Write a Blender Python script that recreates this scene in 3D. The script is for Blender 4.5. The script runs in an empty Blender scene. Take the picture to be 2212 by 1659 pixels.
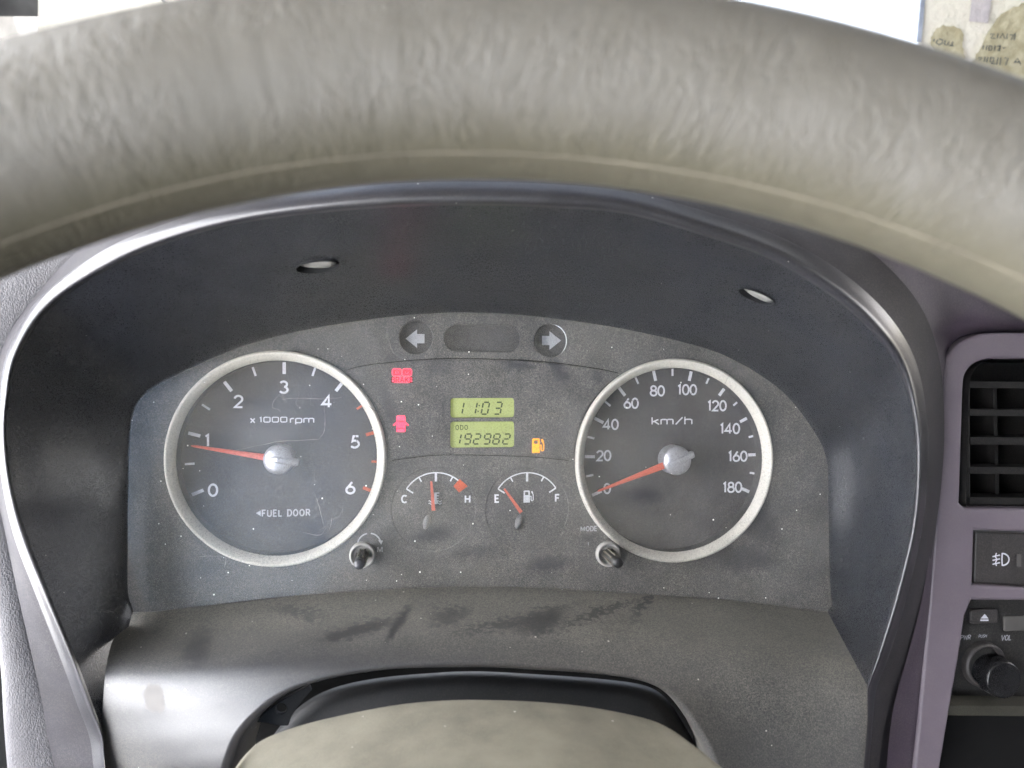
import bpy, math, random
from mathutils import Vector, Matrix
random.seed(7)
R = math.radians
scene = bpy.context.scene
COL = scene.collection

# ------------------------------------------------------------------ camera, world, sun
# The cluster is modelled upright (x right, y into the dash, z up) and everything
# is then leaned back by PITCH, as the cluster leans in the cab.
PITCH = R(25)
T = Matrix.Rotation(-PITCH, 4, 'X')
FOC = 1671.0                                        # focal length in units of the 2212-wide picture
cam = bpy.data.cameras.new('camera')
cam_ob = bpy.data.objects.new('camera', cam); COL.objects.link(cam_ob)
cam.sensor_width = 36; cam.lens = 36 * FOC / 2212
cam.clip_start = .005; cam.clip_end = 500
cam.dof.use_dof = True; cam.dof.focus_distance = .355; cam.dof.aperture_fstop = 13
cam_ob.matrix_world = T @ Matrix.Rotation(R(90), 4, 'X')
scene.camera = cam_ob

SUN_EL, SUN_AZ = R(46), R(70)                    # azimuth from +y towards +x
world = bpy.data.worlds.new('World'); scene.world = world; world.use_nodes = True
wn = world.node_tree
bg = wn.nodes['Background']; bg.inputs[1].default_value = .15
sky = wn.nodes.new('ShaderNodeTexSky'); sky.sky_type = 'NISHITA'; sky.sun_disc = False
sky.sun_elevation = SUN_EL; sky.sun_rotation = SUN_AZ
sky.air_density = 1.0; sky.dust_density = 4.0; sky.ozone_density = .7
wn.links.new(sky.outputs[0], bg.inputs[0])
sun = bpy.data.lights.new('sun', 'SUN'); sun.energy = 5; sun.angle = R(.5); sun.color = (1, .97, .94)
sun_ob = bpy.data.objects.new('sun', sun); COL.objects.link(sun_ob)
sd = Vector((math.sin(SUN_AZ) * math.cos(SUN_EL), math.cos(SUN_AZ) * math.cos(SUN_EL), math.sin(SUN_EL)))
sun_ob.rotation_euler = sd.to_track_quat('Z', 'Y').to_euler()
vs = scene.view_settings
vs.view_transform = 'Standard'; vs.look = 'None'; vs.gamma = 1; vs.exposure = 3.1
scene.render.engine = 'CYCLES'
scene.cycles.max_bounces = 8; scene.cycles.transparent_max_bounces = 12
scene.cycles.caustics_reflective = False; scene.cycles.caustics_refractive = False

# ------------------------------------------------------------------ frames
def P(u, v, Y):
    """point of the upright frame seen at u,v of the photograph, at its own depth Y"""
    return Vector(((u - 1106) / FOC * Y, Y, -(v - 829.5) / FOC * Y))
KY = .12; KS = math.hypot(1, KY)
O0 = Vector((0, .360, 0)); EX = Vector((1, KY, 0)) / KS; EZ = Vector((0, 0, 1)); EN = Vector((KY, -1, 0)) / KS
def L(u, v, h=0):
    """plane coordinates (a,b) on the cluster plane lifted by h"""
    d = Vector(((u - 1106) / FOC, 1, -(v - 829.5) / FOC))
    t = (h + O0.dot(EN)) / d.dot(EN)
    q = d * t - O0
    return (q.dot(EX), q.dot(EZ))
def F(a, b, h): return O0 + EX * a + EZ * b + EN * h
def C(u, v, h=0):
    a, b = L(u, v, h); return F(a, b, h)
def PX(u, v, h=0):                                  # metres per pixel there
    return C(u, v, h).y / FOC

# ------------------------------------------------------------------ object helpers
def tag(o, label=None, cat=None, group=None, kind=None):
    for k, x in (('label', label), ('category', cat), ('group', group), ('kind', kind)):
        if x: o[k] = x
    return o
WLOC = {}
def empty(name, loc, label=None, cat=None, group=None, parent=None):
    o = bpy.data.objects.new(name, None); COL.objects.link(o); o.empty_display_size = .01
    loc = Vector(loc)
    if parent: o.parent = parent; o.location = loc - WLOC[parent.name]
    else: o.location = loc
    WLOC[o.name] = loc
    return tag(o, label, cat, group)
def obj(name, verts, faces, mat, parent=None, smooth=True, mats=None):
    """verts in the upright frame; origin at the middle of the piece"""
    verts = [Vector(p) for p in verts]
    c = (Vector((min(p.x for p in verts), min(p.y for p in verts), min(p.z for p in verts))) +
         Vector((max(p.x for p in verts), max(p.y for p in verts), max(p.z for p in verts)))) / 2
    me = bpy.data.meshes.new(name)
    me.from_pydata([p - c for p in verts], [], faces); me.update()
    at = me.attributes.new('pos', 'FLOAT_VECTOR', 'POINT')
    at.data.foreach_set('vector', [x * 1000 for p in verts for x in p])
    if mat: me.materials.append(mat)
    if smooth: me.polygons.foreach_set('use_smooth', [True] * len(me.polygons))
    o = bpy.data.objects.new(name, me); COL.objects.link(o)
    WLOC[o.name] = c
    if parent: o.parent = parent; o.location = c - WLOC[parent.name]
    else: o.location = c
    return o
def join(*ms):
    V, Fc = [], []
    for v, f in ms:
        n = len(V); V += list(v); Fc += [tuple(i + n for i in q) for q in f]
    return V, Fc

def crom(p, t):
    n = len(p); i = min(int(t), n - 2); s = t - i
    p1, p2 = p[i], p[i + 1]
    p0 = p[i - 1] if i > 0 else p1 * 2 - p2
    p3 = p[i + 2] if i + 2 < n else p2 * 2 - p1
    return .5 * ((2 * p1) + (p2 - p0) * s + (2 * p0 - 5 * p1 + 4 * p2 - p3) * s * s + (3 * p1 - p0 - 3 * p2 + p3) * s ** 3)
def patch(rows, nr, nc):
    """Catmull-Rom surface through a control net (rows of equally many points)"""
    R_, C_ = len(rows), len(rows[0])
    fine = [[crom(r, (C_ - 1) * j / nc) for j in range(nc + 1)] for r in rows]
    V = []
    for i in range(nr + 1):
        for j in range(nc + 1):
            V.append(crom([fr[j] for fr in fine], (R_ - 1) * i / nr))
    W = nc + 1
    Fc = [(i * W + j, i * W + j + 1, (i + 1) * W + j + 1, (i + 1) * W + j) for i in range(nr) for j in range(nc)]
    return V, Fc
def smooth2(pts, n=6, closed=False):
    pts = [Vector((*p, 0)) for p in pts]
    if closed:
        m = len(pts); out = []
        for k in range(m):
            seg = [pts[(k - 1) % m], pts[k], pts[(k + 1) % m], pts[(k + 2) % m]]
            for s in range(n): out.append(tuple(crom(seg, 1 + s / n))[:2])
        return out
    return [tuple(crom(pts, (len(pts) - 1) * k / (n * (len(pts) - 1))))[:2] for k in range(n * (len(pts) - 1) + 1)]
def solid(loops, h0, h1, bevel=0, res=2):
    """filled outline with holes between heights h0 and h1 of the cluster plane"""
    cu = bpy.data.curves.new('tmp', 'CURVE'); cu.dimensions = '2D'; cu.fill_mode = 'BOTH'
    for lp in loops:
        s = cu.splines.new('POLY'); s.points.add(len(lp) - 1)
        for k, (x, y) in enumerate(lp): s.points[k].co = (x, y, 0, 1)
        s.use_cyclic_u = True
    cu.extrude = max((h1 - h0) / 2 - bevel, 0)
    if bevel: cu.bevel_depth = bevel; cu.bevel_resolution = res; cu.offset = -bevel
    ob = bpy.data.objects.new('tmp', cu)
    me = bpy.data.meshes.new_from_object(ob)
    m = (h0 + h1) / 2
    V = [F(v.co.x, v.co.y, v.co.z + m) for v in me.vertices]
    Fc = [tuple(p.vertices) for p in me.polygons]
    bpy.data.objects.remove(ob); bpy.data.curves.remove(cu); bpy.data.meshes.remove(me)
    return V, Fc
def circ(a, b, r, n=64, ry=None, rot=0):
    ry = ry or r; out = []
    for k in range(n):
        t = 2 * math.pi * k / n; x, y = r * math.cos(t), ry * math.sin(t)
        out.append((a + x * math.cos(rot) - y * math.sin(rot), b + x * math.sin(rot) + y * math.cos(rot)))
    return out
def rrect(x0, y0, x1, y1, r, n=6):
    out = []
    for cx, cy, a0 in ((x1 - r, y1 - r, 0), (x0 + r, y1 - r, 90), (x0 + r, y0 + r, 180), (x1 - r, y0 + r, 270)):
        for k in range(n + 1):
            t = R(a0 + 90 * k / n); out.append((cx + r * math.cos(t), cy + r * math.sin(t)))
    return out
def prrect(u0, v0, u1, v1, r, h):                     # rounded rectangle given in picture pixels
    a0, b1 = L(u0, v0, h); a1, b0 = L(u1, v1, h)
    return rrect(a0, b0, a1, b1, r)
def lathe(a, b, prof, n=96):
    """profile of (radius, height) about an axis standing on the cluster plane"""
    V = []; m = len(prof)
    for k in range(n):
        t = 2 * math.pi * k / n
        for r, h in prof: V.append(F(a + r * math.cos(t), b + r * math.sin(t), h))
    Fc = [(k * m + j, k * m + j + 1, ((k + 1) % n) * m + j + 1, ((k + 1) % n) * m + j) for k in range(n) for j in range(m - 1)]
    return V, Fc
def ribbon(pts, w, h, closed=False):
    """flat line of width w through plane points, at height h"""
    n = len(pts); P2 = [Vector(p) for p in pts]
    off = []
    for k in range(n):
        a = P2[k] - P2[k - 1] if (k > 0 or closed) else None
        b = P2[(k + 1) % n] - P2[k] if (k < n - 1 or closed) else None
        a = a.normalized() if a and a.length > 1e-9 else None
        b = b.normalized() if b and b.length > 1e-9 else None
        if a is None: a = b
        if b is None: b = a
        na, nb = Vector((-a.y, a.x)), Vector((-b.y, b.x))
        m = na + nb
        if m.length < 1e-4: m = na
        m.normalize(); off.append(m * (w / 2 / max(m.dot(na), .45)))
    V = []
    for p, o in zip(P2, off): V += [F(*(p + o), h), F(*(p - o), h)]
    Fc = [(2 * k, 2 * k + 1, (2 * k + 3) % (2 * n), (2 * k + 2) % (2 * n)) for k in range(n if closed else n - 1)]
    return V, Fc

# ------------------------------------------------------------------ stroke lettering
def arc(cx, cy, rx, ry, a0, a1, n=14):
    return [(cx + rx * math.cos(R(a0 + (a1 - a0) * k / n)), cy + ry * math.sin(R(a0 + (a1 - a0) * k / n))) for k in range(n + 1)]
G = {
 '0': (.60, [arc(.3, .5, .27, .5, 0, 360, 28)]),
 '1': (.34, [[(.04, .84), (.2, .98), (.2, 0)]]),
 '2': (.58, [arc(.28, .71, .25, .29, 170, -35) + [(.04, 0), (.54, 0)]]),
 '3': (.56, [arc(.25, .76, .22, .24, 155, -80) , arc(.25, .27, .26, .27, 82, -155)]),
 '4': (.66, [[(.44, 0), (.44, 1), (.02, .26), (.62, .26)]]),
 '5': (.58, [[(.5, 1), (.18, 1), (.1, .56)] + arc(.25, .31, .28, .31, 115, -145)]),
 '6': (.60, [[(.42, 1), (.1, .48)], arc(.3, .3, .27, .3, 0, 360, 24)]),
 '8': (.60, [arc(.3, .76, .22, .24, 0, 360, 22), arc(.3, .27, .27, .27, 0, 360, 22)]),
 'A': (.62, [[(0, 0), (.3, 1), (.6, 0)], [(.12, .33), (.48, .33)]]),
 'B': (.56, [[(.05, 0), (.05, 1), (.3, 1)] + arc(.3, .76, .2, .24, 90, -90, 8) + [(.05, .52)], arc(.3, .26, .24, .26, 90, -90, 8) + [(.05, 0)]]),
 'C': (.66, [arc(.36, .5, .33, .5, 48, 312, 20)]),
 'D': (.60, [[(.05, 0), (.05, 1), (.25, 1)] + arc(.25, .5, .32, .5, 90, -90, 14) + [(.05, 0)]]),
 'E': (.50, [[(.48, 1), (.05, 1), (.05, 0), (.48, 0)], [(.05, .52), (.42, .52)]]),
 'F': (.50, [[(.48, 1), (.05, 1), (.05, 0)], [(.05, .52), (.42, .52)]]),
 'H': (.60, [[(.05, 0), (.05, 1)], [(.55, 0), (.55, 1)], [(.05, .52), (.55, .52)]]),
 'K': (.58, [[(.05, 0), (.05, 1)], [(.55, 1), (.07, .42)], [(.2, .56), (.57, 0)]]),
 'L': (.48, [[(.05, 1), (.05, 0), (.46, 0)]]),
 'M': (.86, [[(.05, 0), (.05, 1)], [(.07, .98), (.41, .15), (.75, .98)], [(.77, 1), (.77, 0)]]),
 'O': (.66, [arc(.32, .5, .29, .5, 0, 360, 24)]),
 'P': (.54, [[(.05, 0), (.05, 1), (.28, 1)] + arc(.28, .73, .22, .27, 90, -90, 8) + [(.05, .46)]]),
 'R': (.56, [[(.05, 0), (.05, 1), (.28, 1)] + arc(.28, .74, .22, .26, 90, -90, 8) + [(.05, .48)], [(.28, .48), (.54, 0)]]),
 'S': (.54, [arc(.27, .75, .22, .25, 30, 270, 12) + arc(.27, .25, .24, .25, 90, -150, 12)]),
 'U': (.60, [[(.05, 1), (.05, .3)] + arc(.3, .28, .25, .28, 180, 360, 12) + [(.55, 1)]]),
 'V': (.62, [[(0, 1), (.3, 0), (.6, 1)]]),
 'W': (.86, [[(0, 1), (.2, 0), (.42, .9), (.64, 0), (.84, 1)]]),
 'k': (.56, [[(.05, 0), (.05, 1)], [(.5, .7), (.07, .34)], [(.2, .44), (.54, 0)]]),
 'm': (1.0, [[(.05, 0), (.05, .7)], [(.05, .6), (.14, .7), (.4, .7), (.48, .6), (.48, 0)], [(.48, .6), (.57, .7), (.83, .7), (.91, .6), (.91, 0)]]),
 'h': (.62, [[(.05, 0), (.05, 1)], [(.05, .6), (.15, .7), (.46, .7), (.55, .6), (.55, 0)]]),
 'r': (.40, [[(.05, 0), (.05, .7)], [(.05, .58), (.16, .7), (.36, .7)]]),
 'p': (.66, [[(.05, -.28), (.05, .7)], [(.05, .58), (.14, .7), (.48, .7), (.58, .58), (.58, .12), (.48, 0), (.14, 0), (.05, .12)]]),
 'x': (.50, [[(.02, .66), (.46, 0)], [(.46, .66), (.02, 0)]]),
 '/': (.56, [[(.02, -.02), (.52, 1)]]),
 'o': (.78, [[(.14, 0), (.6, 0), (.7, .12), (.7, .88), (.6, 1), (.14, 1), (.04, .88), (.04, .12), (.14, 0)]]),   # wide square nought
 'i': (.30, [[(.02, .86), (.16, 1), (.16, 0)]]),
 ':': (.22, [[(.08, .28), (.08, .36)], [(.08, .66), (.08, .74)]]),
 '.': (.2, [[(.08, 0), (.08, .06)]]), '-': (.3, [[(.03, .45), (.24, .45)]]),
 ' ': (.32, []),
}
def lettering(s, u, v, hpx, h, sw=.13, xs=1.0, shear=0, gap=.1, y0=0):
    """letters centred on picture point u,v; hpx tall; raised print at height h of the plane"""
    k = PX(u, v, h) * hpx; ca, cb = L(u, v, h)
    wid = sum(G[c][0] for c in s) + gap * (len(s) - 1)
    x = -wid / 2; parts = []; lift = 0
    for c in s:
        for st in G[c][1]:
            closed = len(st) > 3 and math.dist(st[0], st[-1]) < 1e-6
            if closed: st = st[:-1]
            q = []
            for px, py in st:
                yy = sw / 2 + py * (1 - sw) - .5
                q.append((ca + k * ((x + px) * xs + shear * yy), cb + k * yy))
            lift += 1
            parts.append(ribbon(q, k * sw, h + .00001 * (lift % 3), closed))
        x += G[c][0] + gap
    return join(*parts)
SEG = {'a': ((0, 1), (1, 1)), 'b': ((1, 1), (1, .5)), 'c': ((1, .5), (1, 0)), 'd': ((0, 0), (1, 0)), 'e': ((0, .5), (0, 0)), 'f': ((0, 1), (0, .5)), 'g': ((0, .5), (1, .5))}
DIG = {'0': 'abcdef', '1': 'bc', '2': 'abged', '3': 'abgcd', '8': 'abcdefg', '9': 'abfgcd'}
def seg_digit(ch, u, v, hpx, wpx, h):
    k = PX(u, v, h); ca, cb = L(u, v, h); parts = []
    for s in DIG[ch]:
        (x0, y0), (x1, y1) = SEG[s]
        q = []
        for x, y in ((x0 + (x1 - x0) * .12, y0 + (y1 - y0) * .12), (x1 - (x1 - x0) * .12, y1 - (y1 - y0) * .12)):
            X = (x - .5) * wpx; Y = (y - .5) * hpx
            q.append((ca + k * (X + .2 * Y), cb + k * Y))
        parts.append(ribbon(q, k * 3.1, h))
    return join(*parts)

# ------------------------------------------------------------------ materials
def lin(*c):
    return tuple((x / 255 / 12.92 if x / 255 <= .04045 else ((x / 255 + .055) / 1.055) ** 2.4) for x in c)
class NT:
    def __init__(s, name):
        s.m = bpy.data.materials.new(name); s.m.use_nodes = True; s.t = s.m.node_tree
        s.b = s.t.nodes['Principled BSDF']; s.o = s.t.nodes['Material Output']
        s.pos = s.n('ShaderNodeAttribute', attribute_name='pos').outputs['Vector']
    def n(s, ty, **kw):
        x = s.t.nodes.new(ty)
        for k, v in kw.items(): setattr(x, k, v)
        return x
    def l(s, a, b): s.t.links.new(a, b)
    def setv(s, sock, v):
        if hasattr(v, 'is_linked') or isinstance(v, bpy.types.NodeSocket): s.l(v, sock)
        else: sock.default_value = v
    def math(s, op, a, b=0.0, clamp=False):
        x = s.n('ShaderNodeMath', operation=op, use_clamp=clamp); s.setv(x.inputs[0], a); s.setv(x.inputs[1], b); return x.outputs[0]
    def map(s, vec, loc=(0, 0, 0), rot=(0, 0, 0), sc=(1, 1, 1)):
        x = s.n('ShaderNodeMapping'); s.l(vec, x.inputs[0])
        x.inputs[1].default_value = loc; x.inputs[2].default_value = rot; x.inputs[3].default_value = sc; return x.outputs[0]
    def noise(s, scale, detail=3, rough=.55, vec=None, dist=0):
        x = s.n('ShaderNodeTexNoise'); s.l(vec or s.pos, x.inputs['Vector'])
        x.inputs['Scale'].default_value = scale; x.inputs['Detail'].default_value = detail
        x.inputs['Roughness'].default_value = rough; x.inputs['Distortion'].default_value = dist; return x.outputs[0]
    def ramp(s, f, a, b, va=0.0, vb=1.0):
        x = s.n('ShaderNodeMapRange', clamp=True); s.l(f, x.inputs[0])
        for i, q in enumerate((a, b, va, vb)): x.inputs[i + 1].default_value = q
        return x.outputs[0]
    def mix(s, f, a, b):
        x = s.n('ShaderNodeMix', data_type='RGBA'); s.setv(x.inputs[0], f)
        for sock, c in ((x.inputs[6], a), (x.inputs[7], b)):
            if isinstance(c, tuple): sock.default_value = (*c[:3], 1)
            else: s.l(c, sock)
        return x.outputs[2]
    def bump(s, hgt, strength, dist=.0002, normal=None):
        x = s.n('ShaderNodeBump'); x.inputs['Strength'].default_value = strength; x.inputs['Distance'].default_value = dist
        s.l(hgt, x.inputs['Height'])
        if normal: s.l(normal, x.inputs['Normal'])
        s.l(x.outputs[0], s.b.inputs['Normal']); return x.outputs[0]
    def blobs(s, items, wob=1.2, soft=.35):
        """stains: (x, z, rx, rz, angle, amount) in mm of the upright frame"""
        w = s.n('ShaderNodeVectorMath', operation='ADD'); s.l(s.pos, w.inputs[0])
        nz = s.n('ShaderNodeTexNoise'); s.l(s.pos, nz.inputs['Vector']); nz.inputs['Scale'].default_value = .35; nz.inputs['Detail'].default_value = 4
        sub = s.n('ShaderNodeVectorMath', operation='SUBTRACT'); s.l(nz.outputs['Color'], sub.inputs[0]); sub.inputs[1].default_value = (.5, .5, .5)
        sc = s.n('ShaderNodeVectorMath', operation='SCALE'); s.l(sub.outputs[0], sc.inputs[0]); sc.inputs['Scale'].default_value = wob * 6
        s.l(sc.outputs[0], w.inputs[1])
        tot = None
        for x, z, rx, rz, an, am in items:
            a = s.n('ShaderNodeVectorMath', operation='SUBTRACT'); s.l(w.outputs[0], a.inputs[0]); a.inputs[1].default_value = (x, 0, z)
            m = s.map(a.outputs[0], rot=(0, R(an), 0)); m = s.map(m, sc=(1 / rx, 0, 1 / rz))
            ln = s.n('ShaderNodeVectorMath', operation='LENGTH'); s.l(m, ln.inputs[0])
            v = s.ramp(ln.outputs['Value'], 1 - soft, 1 + soft, am, 0)
            tot = v if tot is None else s.math('MAXIMUM', tot, v)
        return tot
def _speck(s, scale=2.3, lo=.35, hi=1.75):
    v = s.n('ShaderNodeTexVoronoi'); s.l(s.pos, v.inputs['Vector']); v.inputs['Scale'].default_value = scale
    q = s.n('ShaderNodeSeparateColor'); s.l(v.outputs['Color'], q.inputs[0])
    return s.ramp(q.outputs[0], .1, .95, lo, hi)
NT.speck = _speck
def plastic(name, col, rough=.5, spec=.5, dust=0.0, dustcol=(.3, .28, .235), grain=.25, grain_scale=3.0, fleck=0.0, coat=0, metal=0, stains=None, var=.25):
    s = NT(name); base = tuple(col)
    big = s.noise(.05, 4)
    c = s.mix(s.ramp(big, .3, .7), tuple(x * (1 - var) for x in base), tuple(x * (1 + var) for x in base))
    fine = s.noise(grain_scale, 3, .7)
    rg = s.ramp(fine, .2, .8, max(rough - .08, .02), min(rough + .1, 1))
    if dust:
        patchy = s.ramp(s.noise(.09, 5, .6), .3, .72, .45, 1.15)
        sp = s.ramp(s.noise(2.2, 4, .75), .36, .66)
        d = s.math('MULTIPLY', s.math('MULTIPLY', s.math('MULTIPLY', patchy, sp), s.speck()), dust, True)
        if stains:
            st = s.blobs(stains); d = s.math('MULTIPLY', d, s.math('SUBTRACT', 1.0, st), True)
        c = s.mix(d, c, dustcol)
        x = s.n('ShaderNodeMix', data_type='FLOAT'); s.l(d, x.inputs[0]); s.l(rg, x.inputs[2]); x.inputs[3].default_value = .85
        rg = x.outputs[0]
    if fleck:
        vo = s.n('ShaderNodeTexVoronoi'); s.l(s.pos, vo.inputs['Vector']); vo.inputs['Scale'].default_value = .16
        wn_ = s.n('ShaderNodeTexWhiteNoise'); s.l(vo.outputs['Position'], wn_.inputs['Vector'])
        thr = s.math('MULTIPLY', s.ramp(wn_.outputs['Value'], .45, 1, 0, 1), fleck * .11)
        f = s.math('LESS_THAN', vo.outputs['Distance'], thr)
        c = s.mix(f, c, (.62, .6, .54))
    s.l(c, s.b.inputs['Base Color']); s.l(rg, s.b.inputs['Roughness'])
    s.b.inputs['Specular IOR Level'].default_value = spec; s.b.inputs['Metallic'].default_value = metal
    if coat: s.b.inputs['Coat Weight'].default_value = coat; s.b.inputs['Coat Roughness'].default_value = .08
    if grain: s.bump(fine, grain)
    return s.m
def emis(name, col, st, base=None, rough=.5):
    s = NT(name); s.b.inputs['Base Color'].default_value = (*(base or col), 1); s.b.inputs['Roughness'].default_value = rough
    nz = s.ramp(s.noise(3, 3, .7), .3, .7, .8 * st, 1.1 * st)
    s.b.inputs['Emission Color'].default_value = (*col, 1); s.l(nz, s.b.inputs['Emission Strength'])
    return s.m
def pxs(u, v, Y=None):
    p = C(u, v) if Y is None else P(u, v, Y); return p.x * 1000, p.z * 1000

M = {}
M['hood'] = plastic('hood_plastic', (.012, .014, .020), .26, .8, dust=.08, grain=.3, grain_scale=2.5, fleck=.35)
M['shell'] = plastic('satin_charcoal_plastic', (.020, .020, .026), .30, .9, dust=.08, grain=.03, grain_scale=3, fleck=.5)
M['skirt'] = plastic('matt_charcoal_plastic', (.028, .026, .032), .6, .25, dust=.12, grain=.15)
M['dash'] = plastic('dash_plastic', (.048, .034, .053), .5, .5, dust=.12, grain=.5, grain_scale=1.6)
M['lilac'] = plastic('lilac_grey_paint', (.145, .120, .145), .48, .5, dust=.10, grain=.18, grain_scale=4, var=.08)
M['black'] = plastic('black_plastic', (.012, .012, .013), .38, .5, dust=.12, grain=.25)
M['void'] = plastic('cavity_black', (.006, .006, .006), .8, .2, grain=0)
M['boot'] = plastic('boot_plastic', (.012, .013, .015), .6, .3, dust=.03, grain=.25)
M['cover'] = plastic('dusty_beige_plastic', (.205, .190, .148), .6, .4, dust=.35, dustcol=(.32, .305, .235), grain=.6, grain_scale=1.8, fleck=.8,
                     stains=[(*pxs(1250, 1570, .25), 16, 2.2, -8, .7), (*pxs(1000, 1560, .25), 10, 1.2, 0, .5), (*pxs(1390, 1620, .23), 7, 6, 20, .7), (*pxs(1470, 1600, .24), 5, 3, 0, .5)])
M['print'] = plastic('white_print', (.62, .63, .68), .6, .3, grain=0, var=.12)
M['print_dim'] = plastic('faded_print', (.36, .37, .4), .6, .3, grain=0)
M['print_red'] = plastic('red_print', (.50, .10, .05), .6, .3, grain=0)
M['silver'] = plastic('silver_paint', (.64, .61, .54), .42, .5, grain=.05, grain_scale=5, metal=0, var=.05)
M['cap'] = plastic('cap_silver', (.52, .52, .56), .32, .5, grain=.1, metal=.6, var=.05)
M['needle'] = plastic('orange_red_needle', (.58, .12, .08), .45, .5, grain=0, var=.08)
M['collar'] = plastic('cloudy_clear_plastic', (.36, .35, .33), .3, .5, dust=.3, grain=.2)
M['metal'] = plastic('screw_metal', (.24, .235, .22), .5, .6, dust=.15, dustcol=(.4,.37,.28), grain=.2, metal=0)
M['lcd_ink'] = plastic('lcd_ink', (.02, .035, .012), .5, .3, grain=0)
M['lcd'] = emis('lcd_backlight', lin(165, 176, 92), .075, lin(128, 138, 88))
M['red_lamp'] = emis('red_warning_lamp', (1, .04, .09), .38, (.5, .02, .04))
M['red_dark'] = plastic('lamp_mask_ink', (.07, .002, .006), .5, .3, grain=0)
M['amber'] = emis('amber_warning_lamp', (1, .27, .005), .22, (.6, .25, .02))

# ================================================================== steering wheel
def wheel():
    cx, cy, cz, a, b, r = -.0029, .0827, -.1347, .2736, .0309, .0167
    RW = .195; ctr = Vector((cx, cy, cz))
    ax = Vector((math.sin(b), -math.cos(a) * math.cos(b), math.sin(a) * math.cos(b)))
    e1 = Vector((0, 0, 1)).cross(ax).normalized(); e2 = ax.cross(e1)
    if e2.z < 0: e2 = -e2
    if e1.x < 0: e1 = -e1
    def pt(ph, th, rr):
        er = math.sin(ph) * e1 + math.cos(ph) * e2
        return ctr + RW * er + rr * (math.cos(th) * er + math.sin(th) * ax)
    s = NT('leather_wheel')
    uv = s.n('ShaderNodeAttribute', attribute_name='wuv').outputs['Vector']
    def crease(loc, rot, sc, wid, dist):
        n_ = s.noise(1.0, 2.5, .5, s.map(s.map(uv, rot=(0, 0, R(rot))), loc=loc, sc=sc), dist=dist)
        return s.ramp(s.math('ABSOLUTE', s.math('SUBTRACT', n_, .5)), 0, wid)          # 0 in the crease
    k1 = crease((0, 0, 0), 14, (.42, .12, 1), .075, .8)
    k2 = crease((7, 3, 0), -20, (.30, .11, 1), .06, 1.2)
    k3 = crease((17, 9, 0), 35, (.7, .3, 1), .09, .6)
    z1 = s.ramp(s.noise(1.0, 3, .5, s.map(uv, sc=(.035, .07, 1))), .42, .60)
    z2 = s.ramp(s.noise(1.0, 3, .5, s.map(uv, loc=(50, 0, 0), sc=(.045, .06, 1))), .45, .62)
    soft = s.noise(1.0, 4, .55, s.map(uv, rot=(0, 0, R(10)), sc=(.16, .05, 1)), dist=.4)
    w3 = s.noise(1.0, 3, .65, s.map(uv, sc=(2.2, 1.8, 1)))
    hgt = s.math('ADD', s.math('MULTIPLY', k1, s.math('MULTIPLY', z1, .30)), s.math('MULTIPLY', k2, s.math('MULTIPLY', z2, .26)))
    hgt = s.math('ADD', hgt, s.math('MULTIPLY', k3, .04))
    hgt = s.math('ADD', hgt, s.math('MULTIPLY', soft, .8))
    hgt = s.math('ADD', hgt, s.math('MULTIPLY', w3, .05))
    s.bump(hgt, .45, .0010)
    sep = s.n('ShaderNodeSeparateXYZ'); s.l(uv, sep.inputs[0])
    mott = s.noise(.12, 5, .6, s.map(uv, sc=(1, .6, 1)))
    c = s.mix(s.ramp(mott, .3, .7), (.128, .119, .099), (.156, .147, .127))
    # browner below the seam; windscreen light painted as cream on the far edge
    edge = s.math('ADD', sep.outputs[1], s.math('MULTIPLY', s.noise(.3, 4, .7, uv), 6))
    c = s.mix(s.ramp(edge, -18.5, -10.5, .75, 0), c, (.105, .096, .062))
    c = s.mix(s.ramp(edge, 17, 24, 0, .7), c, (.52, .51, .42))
    c = s.mix(s.ramp(w3, .3, .7, .0, .16), c, (.10, .095, .08))
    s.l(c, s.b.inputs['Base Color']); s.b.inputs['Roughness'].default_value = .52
    s.b.inputs['Specular IOR Level'].default_value = .45
    root = empty('steering_wheel', ctr, 'grey-beige leather steering wheel rim with wrinkles and a thin seam, arching over the gauges', 'steering wheel')
    NP, NTH = 900, 72; V = []; UV = []
    for i in range(NP):
        ph = 2 * math.pi * i / NP
        for j in range(NTH):
            th = 2 * math.pi * j / NTH
            V.append(pt(ph if ph <= math.pi else ph - 2 * math.pi, th, r))
            pw = ph if ph <= math.pi else ph - 2 * math.pi
            tw = th if th < math.pi * 1.5 else th - 2 * math.pi      # 0 = outer edge, pi/2 = facing the driver
            UV.append((pw * RW * 1000, (math.pi / 2 - tw) * r * 1000, 0))
    Fc = [(i * NTH + j, i * NTH + (j + 1) % NTH, ((i + 1) % NP) * NTH + (j + 1) % NTH, ((i + 1) % NP) * NTH + j) for i in range(NP) for j in range(NTH)]
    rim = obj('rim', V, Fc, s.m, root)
    at = rim.data.attributes.new('wuv', 'FLOAT_VECTOR', 'POINT'); at.data.foreach_set('vector', [x for q in UV for x in q])
    # seam: find the angle round the tube that shows at the height of the seam
    best = min(range(90, 360, 1), key=lambda d: abs((lambda q: 829.5 - FOC * q.z / q.y)(pt(0, R(d), r)) - 332) + (0 if pt(0, R(d), r).y < pt(0, 0, 0).y + .004 else 1e4))
    print('seam angle', best)
    V = []; n = 700
    for i in range(n):
        ph = 2 * math.pi * i / n; c0 = R(best + .8 * math.sin(ph * 9))
        for dt, dr in ((-.03, -.0002), (-.010, .0002), (.010, .0002), (.03, -.0002)): V.append(pt(ph, c0 + dt, r + dr))
    Fc = [(i * 4 + j, i * 4 + j + 1, ((i + 1) % n) * 4 + j + 1, ((i + 1) % n) * 4 + j) for i in range(n) for j in range(3)]
    obj('seam', V, Fc, plastic('seam_leather', (.17, .152, .115), .6, .3, grain=.8, grain_scale=1.2, var=.3), root)
wheel()

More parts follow.
